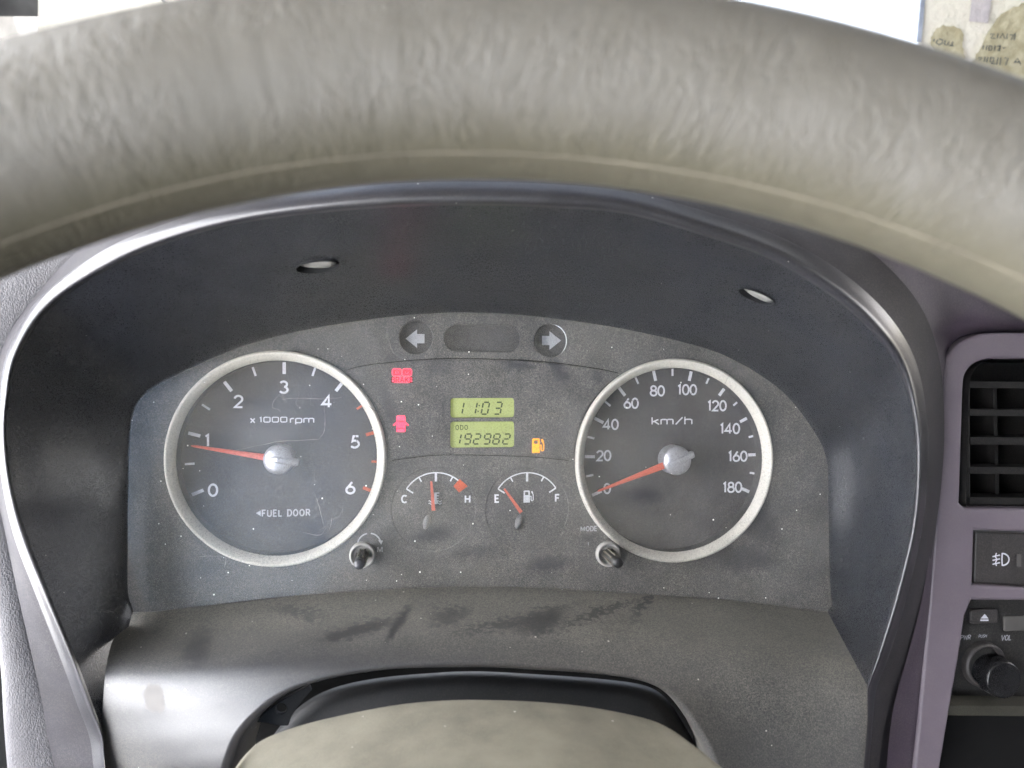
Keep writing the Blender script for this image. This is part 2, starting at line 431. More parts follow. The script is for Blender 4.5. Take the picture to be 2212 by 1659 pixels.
# ================================================================== hood round the cluster
HL = .009                                                             # height of the lens over the face plate
ST = [ # lens edge          wall/rim          crest            outside                 Y rim
 ((286,1322),(222,1588),(217,1593),(102,1592),.304),
 ((275,1285),(200,1520),(187,1522),(92,1525),.301),
 ((273,1240),(165,1425),(150,1430),(72,1430),.297),
 ((273,1180),(110,1290),( 90,1290),(40,1290),.293),
 ((273,1120),( 60,1160),( 38,1165),(14,1165),.291),
 ((274,1050),( 30,1060),( 12,1060),(-8,1060),.291),
 ((275, 980),( 16, 960),(  0, 960),(-16, 960),.290),
 ((281, 905),( 18, 870),(  3, 870),(-14, 865),.289),
 ((296, 865),( 42, 765),( 22, 755),(0, 765),.287),
 ((326, 836),(117, 659),( 95, 638),(50, 672),.285),
 ((389, 802),(260, 568),(240, 540),(165, 545),0.276),
 ((487, 758),(400, 513),(390, 482),(310, 465),0.270),
 ((571, 729),(540, 480),(535, 446),(500, 400),0.266),
 ((700, 701),(701, 460),(698, 422),(690, 375),0.263),
 ((850, 680),(862, 448),(860, 408),(860, 355),0.261),
 ((1000,671),(1023,445),(1023,405),(1023, 350),0.260),
 ((1150,679),(1184,449),(1190,410),(1200, 355),0.260),
 ((1320,702),(1346,462),(1360,428),(1380, 370),0.262),
 ((1485,738),(1507,506),(1525,474),(1570, 410),0.265),
 ((1582,772),(1660,560),(1685,532),(1760, 470),0.270),
 ((1689,840),(1790,637),(1818,612),(1900, 560),0.276),
 ((1761,929),(1885,720),(1912,700),(1990, 665),0.282),
 ((1789,994),(1944,805),(1968,793),(2030, 780),.290),
 ((1792,1080),(1973,918),(1993,915),(2040, 910),.293),
 ((1794,1159),(1977,1030),(1995,1030),(2035,1030),.295),
 ((1795,1230),(1965,1150),(1983,1150),(2020,1150),.297),
 ((1797,1285),(1928,1300),(1946,1300),(1995,1300),.299),
 ((1799,1308),(1893,1415),(1908,1418),(1965,1418),.300),
 ((1788,1322),(1874,1482),(1880,1488),(1945,1488),.301)]
def lensY(u, v, h=HL): return C(u, v, h).y
def hood():
    root = empty('instrument_hood', P(1060, 1500, .32), 'charcoal plastic hood with a glossy rolled rim around the gauges, dusty shelf below', 'dashboard trim')
    rows = [[] for _ in range(6)]
    for l_, i_, k_, o_, Y in ST:
        bl = .0025 * min(1, max(0, (1150 - i_[1]) / 200)) * (.4 if i_[1] < 600 else 1)
        A = C(*l_, HL - .004); B = C(*l_, HL + .0005); I = P(*i_, Y)
        rows[0].append(A)
        rows[1].append(B)
        # the wall bulges slightly outward between lens and rim
        cdir = Vector((B.x - P(1040, 1000, .33).x, 0, B.z - P(1040, 1000, .33).z)).normalized()
        rows[2].append(B.lerp(I, .30) + cdir * bl)
        rows[3].append(B.lerp(I, .65) + cdir * bl)
        rows[4].append(B.lerp(I, .93) + cdir * bl * .25)
        rows[5].append(I)
    V, Fc = patch(rows, 75, 420)
    # two screw holes let into the roof of the hood
    W = 421
    def proj(p): return 1106 + FOC * p.x / p.y, 829.5 - FOC * p.z / p.y
    holes = []; frames = []
    for hu, hv, rad in ((683, 573, .0083), (1636, 640, .0078)):
        c = min(range(W, len(V) - W), key=lambda k: (proj(V[k])[0] - hu) ** 2 + (proj(V[k])[1] - hv) ** 2)
        n = (V[c + 1] - V[c - 1]).cross(V[c + W] - V[c - W]).normalized()
        if n.z > 0: n = -n                                             # into the hood, downwards
        cc = V[c].copy(); holes.append((cc, n, rad))
        h1 = (V[c + 1] - V[c - 1]).normalized(); h2 = n.cross(h1).normalized(); SQ = .5
        def rd(p): q = p - cc; return math.hypot(q.dot(h1), q.dot(h2) / SQ)
        frames.append((h1, h2))
        keep = []; gone = set()
        for f in Fc:
            m = (V[f[0]] + V[f[2]]) / 2
            if rd(m) < rad and (m - cc).length < .02: gone.update(f)
            else: keep.append(f)
        Fc = keep
        used = set(i for f in Fc for i in f)
        for i in gone & used:
            q = V[i] - cc; ax_ = n * q.dot(n); q2 = q - ax_
            V[i] = cc + ax_ + q2 * (rad / max(rd(V[i]), 1e-6))
    wall = obj('inner_wall', V, Fc, M['hood'], root)
    for (cc, n, rad), (h1, h2) in zip(holes, frames):
        N = 48
        def rev(prof):
            V = []; m = len(prof)
            for k in range(N):
                a = 2 * math.pi * k / N
                for r_, d, t_ in prof: V.append(cc + n * (d + t_ * math.cos(a)) + (h1 * math.cos(a) + h2 * math.sin(a) * .5) * r_)
            return V, [(k * m + j, k * m + j + 1, ((k + 1) % N) * m + j + 1, ((k + 1) % N) * m + j) for k in range(N) for j in range(m - 1)]
        hb = obj('screw_hole', *rev([(rad * 1.0, .0010, 0), (rad * .99, 0, 0), (rad * .97, -.002, 0), (rad * .95, -.0045, 0), (.0001, -.0046, 0)]), M['boot'], root)
        obj('screw', *rev([(rad * .90, -.0042, 0), (rad * .86, -.0006, .0009), (rad * .5, .0000, .0006), (.0001, .0002, 0)]), M['metal'], hb)
    # rolled rim
    ext = [((226,1660),(226,1660),(112,1660),.306), ((240,1740),(240,1740),(130,1740),.308)]
    extR = [((1874,1560),(1874,1560),(1930,1560),.303), ((1866,1660),(1866,1660),(1920,1660),.305), ((1862,1740),(1862,1740),(1915,1740),.306)]
    r0, r1, r2, r3, r4, r5 = [], [], [], [], [], []
    def rimrow(i_, k_, o_, Y, up=0, right=0):
        r0.append(P(*i_, Y))
        r1.append(P((i_[0] * .75 + k_[0] * .25), (i_[1] * .75 + k_[1] * .25), Y - .0030))
        r2.append(P((i_[0] * .35 + k_[0] * .65), (i_[1] * .35 + k_[1] * .65), Y - .0034))
        r3.append(P(k_[0] * .94 + o_[0] * .06, k_[1] * .94 + o_[1] * .06, Y - .0004))
        dd = .018 if k_[0] > 400 else .018 - .011 * min(1, max(0, (k_[1] - 1000) / 250))
        r4.append(P(k_[0] * .5 + o_[0] * .5, k_[1] * .5 + o_[1] * .5, Y + dd * .36))
        r5.append(P(*o_, Y + dd))
    for i_, k_, o_, Y in reversed(ext): rimrow(i_, k_, o_, Y)
    for l_, i_, k_, o_, Y in ST: rimrow(i_, k_, o_, Y)
    for i_, k_, o_, Y in extR: rimrow(i_, k_, o_, Y)
    V, Fc = patch([r0, r1, r2, r3, r4, r5], 50, 420)
    cut = 34 * 420
    obj('rolled_rim', V[:35 * 421], Fc[:cut], M['shell'], root)
    obj('outer_skirt', V[34 * 421:], [tuple(i - 34 * 421 for i in f) for f in Fc[cut:]], M['skirt'], root)
    # shelf under the gauges, with the arch for the column
    top = [(286,1322),(340,1320),(426,1311),(500,1303),(545,1298),(593,1292),(650,1286),(754,1279),(860,1272),(960,1268),(1060,1268),(1180,1271),(1290,1278),(1400,1285),(1453,1289),(1520,1293),(1566,1296),(1620,1302),(1700,1312),(1788,1322)]
    bot = [(236,1740),(350,1740),(462,1740),(475,1665),(502,1592),(550,1535),(609,1492),(690,1463),(808,1441),(916,1433),(1050,1431),(1184,1440),(1292,1450),(1399,1468),(1460,1500),(1507,1560),(1550,1640),(1585,1740),(1720,1740),(1863,1740)]
    mid = [(227,1500),(330,1500),(410,1480),(460,1450),(505,1420),(560,1400),(620,1385),(700,1368),(808,1358),(916,1352),(1050,1350),(1184,1356),(1292,1364),(1400,1380),(1460,1400),(1520,1430),(1575,1470),(1640,1510),(1740,1530),(1873,1500)]
    def vtop(u):
        for (u0, v0), (u1, v1) in zip(top, top[1:]):
            if u0 <= u <= u1: return v0 + (v1 - v0) * (u - u0) / (u1 - u0)
        return 1322
    vts = {k: sum(vtop(min(max(k * 10 + d, 286), 1788)) for d in range(-60, 61, 10)) / 13 for k in range(15, 195)}
    key = [(-.1, .008), (0, 0), (.12, -.008), (.3, -.024), (.5, -.040), (.75, -.0515), (1.0, -.056), (1.4, -.0600), (1.7, -.0615), (2.4, -.0600)]
    def drop(x):                                                       # smooth ledge-to-roll profile
        def raw(x):
            x = min(max(x, -.1), 2.39)
            for (x0, y0), (x1, y1) in zip(key, key[1:]):
                if x0 <= x <= x1: return y0 + (y1 - y0) * (x - x0) / (x1 - x0)
        return sum(raw(x + d) for d in (-.09, -.06, -.03, 0, .03, .06, .09)) / 7
    def YS(u, v):
        k = min(max(u / 10, 15), 193.9); i = int(k); vt = vts[i] + (vts[i + 1] - vts[i]) * (k - i)
        x = (v - vt) / 200
        right = max(0, (u - 1100) / 780); left = max(0, (1100 - u) / 880)
        return lensY(u, vt, .004) + drop(x) * (1 + .15 * right * right) + .022 * left * left * left * min(max(x, 0), 3)
    fr = [0, .10, .24, .42, .62, .82, 1.0]
    left = [(286,1322),(262,1345),(241,1390),(229,1445),(223,1510),(221,1590),(236,1740)]
    rightc = [(1788,1322),(1815,1345),(1843,1385),(1862,1430),(1874,1490),(1874,1570),(1863,1740)]
    net = []
    for ri, s_ in enumerate(fr):
        row = []
        for j in range(len(top)):
            t_, b_ = top[j], bot[j]
            u, v = t_[0] * (1 - s_) + b_[0] * s_, t_[1] * (1 - s_) + b_[1] * s_
            if j == 0: u, v = left[ri]
            if j == len(top) - 1: u, v = rightc[ri]
            row.append(Vector((u, v, 0)))
        net.append(row)
    NR, NC = 80, 300
    uvn, _ = patch(net, NR, NC)
    grid = [[P(q.x, q.y, YS(q.x, q.y)) for q in uvn[i * (NC + 1):(i + 1) * (NC + 1)]] for i in range(NR + 1)]
    ctr = P(1030, 1700, .3)
    for dr, dy in ((.0010, .0003), (.0020, .0012), (.0028, .0026), (.0034, .005), (.0037, .012), (.004, .03)):
        row = []
        for j, p in enumerate(grid[NR]):
            t_ = j / NC * 19
            d = Vector((ctr.x - p.x, 0, ctr.z - p.z)).normalized() if 2 <= t_ <= 17 else Vector((0, 0, -1))
            row.append(p + d * dr + Vector((0, dy, 0)))
        grid.append(row)
    W = NC + 1
    V = [p for row in grid for p in row]
    Fc = [(i * W + j, i * W + j + 1, (i + 1) * W + j + 1, (i + 1) * W + j) for i in range(len(grid) - 1) for j in range(NC)]
    obj('lower_shelf', V, Fc, M['shelf'], root)
# shelf plastic: gloss with dust lying on the ledge, wiped streaks and a worn spot
def shelf_mat():
    s = NT('dusty_shelf_plastic')
    sep = s.n('ShaderNodeSeparateXYZ'); s.l(s.pos, sep.inputs[0])
    stains = [(*pxs(870, 1325, .335), 4, 1.6, 40, .8), (*pxs(790, 1330, .335), 14, 1.1, 6, .8), (*pxs(1120, 1322, .34), 26, .7, 2, .7), (*pxs(1300, 1328, .34), 22, .6, 3, .7), (*pxs(970, 1320, .335), 9, 1.2, 0, .6),
              (*pxs(1170, 1342, .33), 9, 2, 5, .7), (*pxs(430, 1400, .31), 7, 3, -25, .6), (*pxs(1430, 1318, .34), 14, .8, 18, .8), (*pxs(650, 1325, .33), 12, .8, -3, .6), (*pxs(1150, 1350, .325), 8, 1.3, 0, .5)]
    st = s.blobs(stains, 1.0)
    ledge = s.ramp(sep.outputs[1], 296, 326, .14, 1.4)
    patchy = s.ramp(s.noise(.05, 5, .6), .3, .7, .7, 1.05)
    sp = s.ramp(s.noise(2.1, 3, .75), .33, .66, .1, 1)
    d = s.math('MULTIPLY', s.math('MULTIPLY', s.math('MULTIPLY', ledge, patchy), s.math('MULTIPLY', sp, s.speck(2.1, .55, 1.35))), s.math('SUBTRACT', 1.0, st), True)
    c = s.mix(d, (.030, .030, .034), (.27, .255, .215))
    spot = s.blobs([(*pxs(343, 1500, .30), 4.5, 5.5, 10, 1.0)], .8, .12)
    vo = s.n('ShaderNodeTexVoronoi'); s.l(s.pos, vo.inputs['Vector']); vo.inputs['Scale'].default_value = .2
    wn_ = s.n('ShaderNodeTexWhiteNoise'); s.l(vo.outputs['Position'], wn_.inputs['Vector'])
    f = s.math('LESS_THAN', vo.outputs['Distance'], s.math('MULTIPLY', s.ramp(wn_.outputs['Value'], .5, 1), .09))
    c = s.mix(f, c, (.6, .58, .5))
    c = s.mix(spot, c, (.16, .15, .14))
    s.l(c, s.b.inputs['Base Color'])
    r = s.math('ADD', s.math('MULTIPLY', d, .5), s.ramp(s.noise(.06, 4), .3, .7, .30, .37))
    r = s.math('ADD', r, s.math('MULTIPLY', spot, .4), True)
    s.l(r, s.b.inputs['Roughness']); s.b.inputs['Specular IOR Level'].default_value = 1.0
    s.bump(s.noise(2.6, 3, .7), .3)
    return s.m
M['shelf'] = shelf_mat()
hood()

# ================================================================== instrument cluster
LENS = [(284,1326),(274,1290),(273,1188),(274,1050),(276,950),(284,900),(298,865),(326,836),(389,802),(487,758),(571,729),(700,701),(850,680),(1000,671),(1150,679),(1320,702),(1485,738),(1582,772),(1689,840),(1761,929),(1789,994),(1793,1100),(1796,1230),(1800,1306),(1786,1325),(1700,1314),(1566,1296),(1453,1289),(1238,1275),(1023,1269),(916,1271),(754,1279),(593,1291),(432,1310)]
def poly(pts, h, n=5, closed=True): return [L(u, v, h) for u, v in smooth2(pts, n, closed)]
cl = empty('instrument_cluster', C(1030, 1300, 0), 'dusty instrument cluster with two round dials, two small gauges and green displays', 'instrument panel')
face_stains = [(*pxs(1390, 1070), 8, 2.4, 2, .8), (*pxs(1185, 1215), 10, 3.2, 4, .7), (*pxs(940, 1150), 9, 3.5, 10, .6), (*pxs(1200, 790), 3, 3.5, 40, .9), (*pxs(1120, 790), 7, 2.5, 0, .8), (*pxs(1215, 812), 3, 3, 0, .8),
               (*pxs(1290, 815), 3, 3, 0, .7), (*pxs(950, 790), 6, 5, 20, .5), (*pxs(870, 775), 8, 3, 0, .4), (*pxs(1480, 1190), 10, 3, 0, .5), (*pxs(1600, 1200), 14, 6, 0, .7), (*pxs(690, 1150), 6, 7, 30, .7),
               (*pxs(820, 1190), 5, 5, 0, .4), (*pxs(1640, 1130), 6, 12, 25, .6), (*pxs(560, 870), 9, 2, -10, .5), (*pxs(1010, 1190), 12, 2, 3, .5), (*pxs(1060, 1050), 3, 6, 10, .5), (*pxs(1600, 850), 3, 9, -35, .5), (*pxs(420, 1230), 12, 3, 5, .4), (*pxs(1270, 1160), 5, 2, 0, .5), (*pxs(845, 880), 3, 10, 25, .6), (*pxs(960, 880), 1.0, 6, 0, .5)]
M['face'] = plastic('face_plate', (.047, .047, .054), .6, .4, dust=.66, dustcol=(.22, .21, .19), grain=.3, stains=face_stains)
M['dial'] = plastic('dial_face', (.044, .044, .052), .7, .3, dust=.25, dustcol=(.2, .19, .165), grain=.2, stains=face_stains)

# --- face plate with the openings for the dials and the sunk turn lamps
TA, TB = L(597.8, 991, .003); TR = 234 * PX(598, 991, .003)
SA, SB = L(1461, 995, .003); SR = 220.5 * PX(1461, 995, .003)
tl = (*L(899, 729, 0), 36 * PX(899, 729)); tr_ = (*L(1190, 735.5, 0), 36 * PX(1190, 735))
pill = prrect(960, 701, 1124, 760.5, .0059, 0)
tg = (*L(937, 1100, 0), 90 * PX(937, 1096)); fg = (*L(1139, 1100, 0), 90 * PX(1139, 1096))
holes = [circ(TA, TB, TR * .97, 96), circ(SA, SB, SR * .97, 96), circ(*tl, 48), circ(*tr_, 48), pill, circ(*tg, 64), circ(*fg, 64), prrect(971, 858, 1113, 968, .0015, 0)]
V, Fc = solid([poly([(1040 + (u - 1040) * 1.015, 1000 + (v - 1000) * 1.015) for u, v in LENS], 0)] + holes, -.002, 0, .0004)
plate = obj('face_plate', V, Fc, M['face'], cl, smooth=False)
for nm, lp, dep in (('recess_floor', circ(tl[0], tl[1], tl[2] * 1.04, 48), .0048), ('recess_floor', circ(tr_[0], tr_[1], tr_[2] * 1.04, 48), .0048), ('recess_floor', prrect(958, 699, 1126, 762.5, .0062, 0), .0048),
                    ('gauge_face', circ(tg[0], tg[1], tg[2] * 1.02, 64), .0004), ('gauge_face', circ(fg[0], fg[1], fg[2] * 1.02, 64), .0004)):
    V, Fc = solid([lp], -dep - .0006, -dep, 0); obj(nm, V, Fc, M['dial'] if 'rec' in nm else M['face'], plate, smooth=False)  # recess floors get the darker dial colour to deepen their shade
# raised centre panel between the dials
up_line = [(752,800),(783,792),(855,783),(962,776),(1070,777.5),(1177,783),(1284,797),(1338,808)]
lo_line = [(1238,994),(1170,987),(1105,983.5),(998,981),(926,983),(847,993)]
loop = [L(*q, .0008) for q in smooth2(up_line, 5)]
k = TR / 234 ; 
def ring_arc(a, b, r, t0, t1, n=16): return [(a + r * math.cos(R(t0 + (t1 - t0) * i / n)), b + r * math.sin(R(t0 + (t1 - t0) * i / n))) for i in range(n + 1)]
aS = math.degrees(math.atan2(L(1338, 808, 0)[1] - SB, L(1338, 808, 0)[0] - SA)) % 360
aS2 = math.degrees(math.atan2(L(1238, 994, 0)[1] - SB, L(1238, 994, 0)[0] - SA)) % 360
loop += ring_arc(SA, SB, SR * 1.02, aS, aS2)
loop += [L(*q, .0008) for q in smooth2(lo_line, 5)]
aT = math.degrees(math.atan2(L(847, 993, 0)[1] - TB, L(847, 993, 0)[0] - TA))
aT2 = math.degrees(math.atan2(L(752, 800, 0)[1] - TB, L(752, 800, 0)[0] - TA))
loop += ring_arc(TA, TB, TR * 1.02, aT, aT2)
lcd1 = prrect(973.5, 860, 1110.7, 901.5, .0014, .0008); lcd2 = prrect(973, 911, 1110.7, 966, .0014, .0008)
V, Fc = solid([loop, lcd1, lcd2], -.0003, .0012, .0004)
obj('centre_plate', V, Fc, M['face'], cl, smooth=False)
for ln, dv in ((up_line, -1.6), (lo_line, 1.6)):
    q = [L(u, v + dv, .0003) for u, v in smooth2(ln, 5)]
    obj('step_shade', *ribbon(q, 1.7 * PX(1040, 900), .0003), M['void'], plate, smooth=False)  # dark ribbons drawn in for the shade along the plate's step edges
# printed arrows
def arrow(u, v, sgn):
    q = [(0, 0), (25, 20), (25, 10), (41, 10), (41, -10), (25, -10), (25, -20)]
    return [L(u + sgn * x, v - y, -.0047) for x, y in q]
for u, v, s_ in ((876, 731.5, 1), (1212, 735.5, -1)):
    V, Fc = solid([arrow(u, v, s_)], -.0048, -.0046, 0)
    tag(obj('turn_arrow', V, Fc, M['print_dim'], plate, smooth=False), 'grey arrow pointing left' if s_ > 0 else 'grey arrow pointing right')

# --- the displays
def lcd(u0, v0, u1, v1, lb):
    V, Fc = solid([prrect(u0 - 1, v0 - 1, u1 + 1, v1 + 1, .0015, -.0004)], -.0010, -.0004, 0)
    d = obj('display', V, Fc, M['lcd'], cl, smooth=False); d['label'] = lb; return d
d1 = lcd(973.5, 860, 1110.7, 901.5, 'green clock display reading 11:03')
d2 = lcd(973, 911, 1110.7, 966, 'green odometer display reading 192982')
for ch, u in (('1', 993.5), ('1', 1022), ('0', 1048.5), ('3', 1076)):
    V, Fc = seg_digit(ch, u, 881.8, 25.5, 13.5, -.00025); obj('digit', V, Fc, M['lcd_ink'], d1, smooth=False)
for v in (876, 888.5):
    a, b = L(1034 + (882 - v) * .2, v, -.0002); V, Fc = ribbon([(a, b - .0003), (a, b + .0003)], .0006, -.0002); obj('colon_dot', V, Fc, M['lcd_ink'], d1, smooth=False)
for ch, u in (('1', 988), ('9', 1010.5), ('2', 1030.5), ('9', 1052.5), ('8', 1072.5), ('2', 1094)):
    V, Fc = seg_digit(ch, u, 948.3, 21.5, 13, -.00025); obj('digit', V, Fc, M['lcd_ink'], d2, smooth=False)
V, Fc = lettering('ODO', 997.5, 923.4, 11, -.00025, .13, 1.0, gap=.25); obj('odometer_lettering', V, Fc, M['lcd_ink'], d2, smooth=False)

# --- warning lamps
def pump(u, v, hpx, h, s=1.0):
    """fuel pump outline: body with window, hose at its right"""
    k = PX(u, v, h) * hpx; a, b = L(u, v, h)
    def q(x, y): return (a + k * x, b + k * y)
    body = [q(-.42, -.5), q(.12, -.5), q(.12, .44), q(.06, .5), q(-.34, .5), q(-.40, .44)]
    win = [q(-.28, .12), q(.0, .12), q(.0, .38), q(-.28, .38)]
    V1 = solid([body, win], h - .0001, h, 0)
    hose = [q(.12, .02), q(.22, .02), q(.22, -.22)] + [q(x, y) for x, y in arc(.31, -.24, .09, .12, 180, 360, 8)] + [q(.40, .12), q(.34, .3), q(.28, .44)]
    V2 = ribbon(hose, k * .07, h)
    V3 = ribbon([q(.28, .44), q(.34, .26)], k * .12, h + .00002)
    return join(V1, V2, V3)
def lampobj(name, vf, mat, lb, parent=cl):
    o = obj(name, *vf, mat, parent, smooth=False); o['label'] = lb; return o
lampobj('low_fuel_lamp', pump(1162, 962.6, 31, .0014), M['amber'], 'lit orange fuel pump warning lamp')
bl = lampobj('brake_lamp', join(solid([prrect(846.5, 796, 867.5, 812.6, .0011, .0013)], .0011, .00135, 0), solid([prrect(868.8, 796, 890, 812.6, .0011, .0013)], .0011, .00135, 0), solid([prrect(847, 814, 890, 827, .0003, .0013)], .0011, .00135, 0)), M['red_lamp'], 'lit red brake warning lamp')
hh = .00145
for cx in (857.5, 879):
    V1 = ribbon(circ(*L(cx, 804.5, hh), 5.2 * PX(cx, 804, hh), 20), 1.7 * PX(cx, 804, hh), hh, True)
    a, b = L(cx, 804.5, hh); kx = PX(cx, 804, hh)
    V2 = ribbon([(a + kx * 7.8 * math.cos(R(t)), b + kx * 7.8 * math.sin(R(t))) for t in range(130, 231, 20)], 1.6 * kx, hh)
    V3 = ribbon([(a + kx * 7.8 * math.cos(R(t)), b + kx * 7.8 * math.sin(R(t))) for t in range(-50, 51, 20)], 1.6 * kx, hh)
    obj('brake_symbol', *join(V1, V2, V3), M['red_dark'], bl, smooth=False)
obj('brake_symbol', *ribbon([L(857.5, 801, hh), L(857.5, 808, hh)], .0003, hh), M['red_dark'], bl, smooth=False)
obj('brake_symbol', *lettering('P', 879, 804.5, 6.5, hh, .18), M['red_dark'], bl, smooth=False)
obj('brake_lettering', *lettering('BRAKE', 868.5, 820.5, 13, hh, .15, 1.0, gap=.18), M['red_dark'], bl, smooth=False)
def door_icon():
    h = .0014; q = lambda x, y: L(866 + x, 915 - y, h)
    body = [q(-8, 17.5), q(8, 17.5), q(9.5, 14), q(9.5, 4), q(17.5, -3), q(16, -5), q(9.5, -1), q(9.5, -17), q(8, -18), q(-8, -18), q(-9.5, -17), q(-9.5, -1), q(-16, -5), q(-17.5, -3), q(-9.5, 4), q(-9.5, 14)]
    w1 = [q(-5.5, 7), q(5.5, 7), q(6.5, 4), q(-6.5, 4)]; w2 = [q(-6, -9.5), q(6, -9.5), q(5, -12), q(-5, -12)]
    return solid([body, w1, w2], h - .0002, h, 0)
lampobj('door_ajar_lamp', door_icon(), M['red_lamp'], 'lit red open door warning lamp')

# --- large dials
def bezel(a, b, r, parent):
    prof = [(r * 1.0, -.0005), (r * 1.0, .0026), (r * .992, .0034), (r * .98, .0037), (r * .967, .0035), (r * .915, .0004), (r * .908, -.0004)]
    obj('dial_well', *lathe(a, b, [(r * .9085, .0000), (r * .906, -.0085)], 96), M['dial'], parent)
    return obj('bezel_ring', *lathe(a, b, prof, 128), M['silver'], parent)
def tick(a, b, ang, r0, r1, w, h, mat, parent):
    t = R(90 - ang); c, s = math.cos(t), math.sin(t)
    return obj('tick_mark', *ribbon([(a + r0 * c, b + r0 * s), (a + r1 * c, b + r1 * s)], w, h), mat, parent, smooth=False)
def pointer(a, b, ang, length, w0, w1, h, cap_r, tail, parent):
    t = R(90 - ang); d = Vector((math.cos(t), math.sin(t))); n = Vector((-d.y, d.x)); c = Vector((a, b))
    V = []; secs = [(cap_r * .6, w0), (length * .5, (w0 + w1) / 2), (length * .97, w1), (length, w1 * .3)]
    for s, w in secs:
        p = c + d * s; lo = h - .001; hi = h
        V += [F(*(p - n * w / 2), lo), F(*(p - n * w / 2), hi - .0003), F(*p, hi), F(*(p + n * w / 2), hi - .0003), F(*(p + n * w / 2), lo)]
    Fc = [(i * 5 + j, i * 5 + (j + 1) % 5, (i + 1) * 5 + (j + 1) % 5, (i + 1) * 5 + j) for i in range(len(secs) - 1) for j in range(5)]
    Fc += [(0, 1, 2, 3, 4), tuple(len(V) - 5 + j for j in (4, 3, 2, 1, 0))]
    obj('needle', V, Fc, M['needle'], parent, smooth=False)
    prof = [(cap_r * 1.03, h - .0085), (cap_r * 1.03, h - .001), (cap_r, h + .0006), (cap_r * .93, h + .0014), (cap_r * .6, h + .0021), (cap_r * .25, h + .0024), (.00002, h + .0025)]
    obj('needle_cap', *lathe(a, b, prof, 64), M['cap'], parent)
    # ridge over the cap that runs out as the counterweight
    V = []; secs = [(-tail, .0026, .0004), (-tail + .0006, .0034, .0010), (-cap_r * .6, .0034, .0024), (0, .0030, .0030), (cap_r * .8, .0016, .0020), (cap_r * .98, .0008, .0012)]
    for s, w, z in secs:
        p = c + d * s
        V += [F(*(p - n * w / 2), h - .0008), F(*(p - n * w / 2), h + z - .0005), F(*(p - n * w / 4), h + z), F(*(p + n * w / 4), h + z), F(*(p + n * w / 2), h + z - .0005), F(*(p + n * w / 2), h - .0008)]
    Fc = [(i * 6 + j, i * 6 + (j + 1) % 6, (i + 1) * 6 + (j + 1) % 6, (i + 1) * 6 + j) for i in range(len(secs) - 1) for j in range(6)]
    Fc += [tuple(range(6)), tuple(len(V) - 6 + j for j in range(5, -1, -1))]
    obj('counterweight', V, Fc, M['cap'], parent, smooth=False)
HD = -.007; HP = HD + .00012
tach = obj('tachometer', *solid([circ(TA, TB, TR * .96, 96)], HD - .001, HD, 0), M['dial'], cl, smooth=False)
tach['label'] = 'left dial, tachometer marked 0 to 6 with its needle just below 1'
bezel(TA, TB, TR, tach)
pm = PX(612, 988, HD); step = 37.3
DTA, DTB = L(614, 988.5, HD); DSA, DSB = L(1452.5, 989.5, HD)
for i in range(13):
    ang = -111.9 + i * step / 2; mj = i % 2 == 0; red = i >= 9
    tick(DTA, DTB, ang, .0383 if mj else .0395, .0437, .0015 if mj else .0010, HP, M['print_red'] if red else M['print'], tach)
for s_, x, y in (('0', 418, 1013), ('1', 382, 683), ('2', 588, 425), ('3', 890, 330), ('4', 1175, 425), ('5', 1362, 693), ('6', 1330, 997)):
    obj('numeral', *lettering(s_, 324 + .3255 * x, 729 + .3255 * y, 29, HP, .155, 1.1), M['print'], tach, smooth=False)
obj('unit_lettering', *lettering('x', 546, 906, 17, HP, .15, 1.2), M['print'], tach, smooth=False)
obj('unit_lettering', *lettering('iooo', 591, 906.5, 12.5, HP, .17, 1.55, gap=.13), M['print'], tach, smooth=False)
obj('unit_lettering', *lettering('rpm', 653, 906.5, 15.5, HP, .16, 1.55, gap=.06), M['print'], tach, smooth=False)
obj('fuel_door_lettering', *lettering('FUEL DOOR', 618, 1108, 16, HP, .18, .95, gap=.22), M['print_dim'], tach, smooth=False)
obj('pointing_triangle', *solid([[L(552.5, 1108.5, HP), L(563, 1102.5, HP), L(563, 1114.5, HP)]], HD, HP, 0), M['print_dim'], tach, smooth=False)
ta, tb = L(600.5, 993, .001)
ea, eb = L(412, 963, .0005)
ang = math.degrees(math.atan2(ea - ta, eb - tb)); ln = math.hypot(ea - ta, eb - tb)
pointer(ta, tb, ang, ln, .0030, .0009, .0005, 31.5 * PX(600, 993, .001), .0090, tach)

spd = obj('speedometer', *solid([circ(SA, SB, SR * .96, 96)], HD - .001, HD, 0), M['dial'], cl, smooth=False)
spd['label'] = 'right dial, speedometer marked 0 to 180 km/h with its needle at 0'
bezel(SA, SB, SR, spd)
for i in range(19):
    ang = -113.6 + i * 227.2 / 18; mj = i % 2 == 0
    tick(DSA, DSB, ang, .0385 if mj else .0400, .0435, .0015 if mj else .0010, HP, M['print'], spd)
for s_, x, y in (('0', 345, 912), ('20', 325, 713), ('40', 367, 525), ('60', 490, 397), ('80', 648, 322), ('100', 828, 315), ('120', 1008, 412), ('140', 1086, 550), ('160', 1133, 717), ('180', 1101, 904)):
    obj('numeral', *lettering(s_, 1188 + .358 * x, 729 + .358 * y, 24.5, HP, .155, 1.0, gap=.09), M['print'], spd, smooth=False)
obj('unit_lettering', *lettering('km/h', 1452, 909, 18, HP, .16, 1.72, gap=.08), M['print'], spd, smooth=False)
sa, sb = L(1463, 995, .001); ea, eb = L(1291, 1062, .0005)
ang = math.degrees(math.atan2(ea - sa, eb - sb)); ln = math.hypot(ea - sa, eb - sb)
pointer(sa, sb, ang, ln, .0034, .0010, .0005, 31 * PX(1463, 995, .001), .0090, spd)

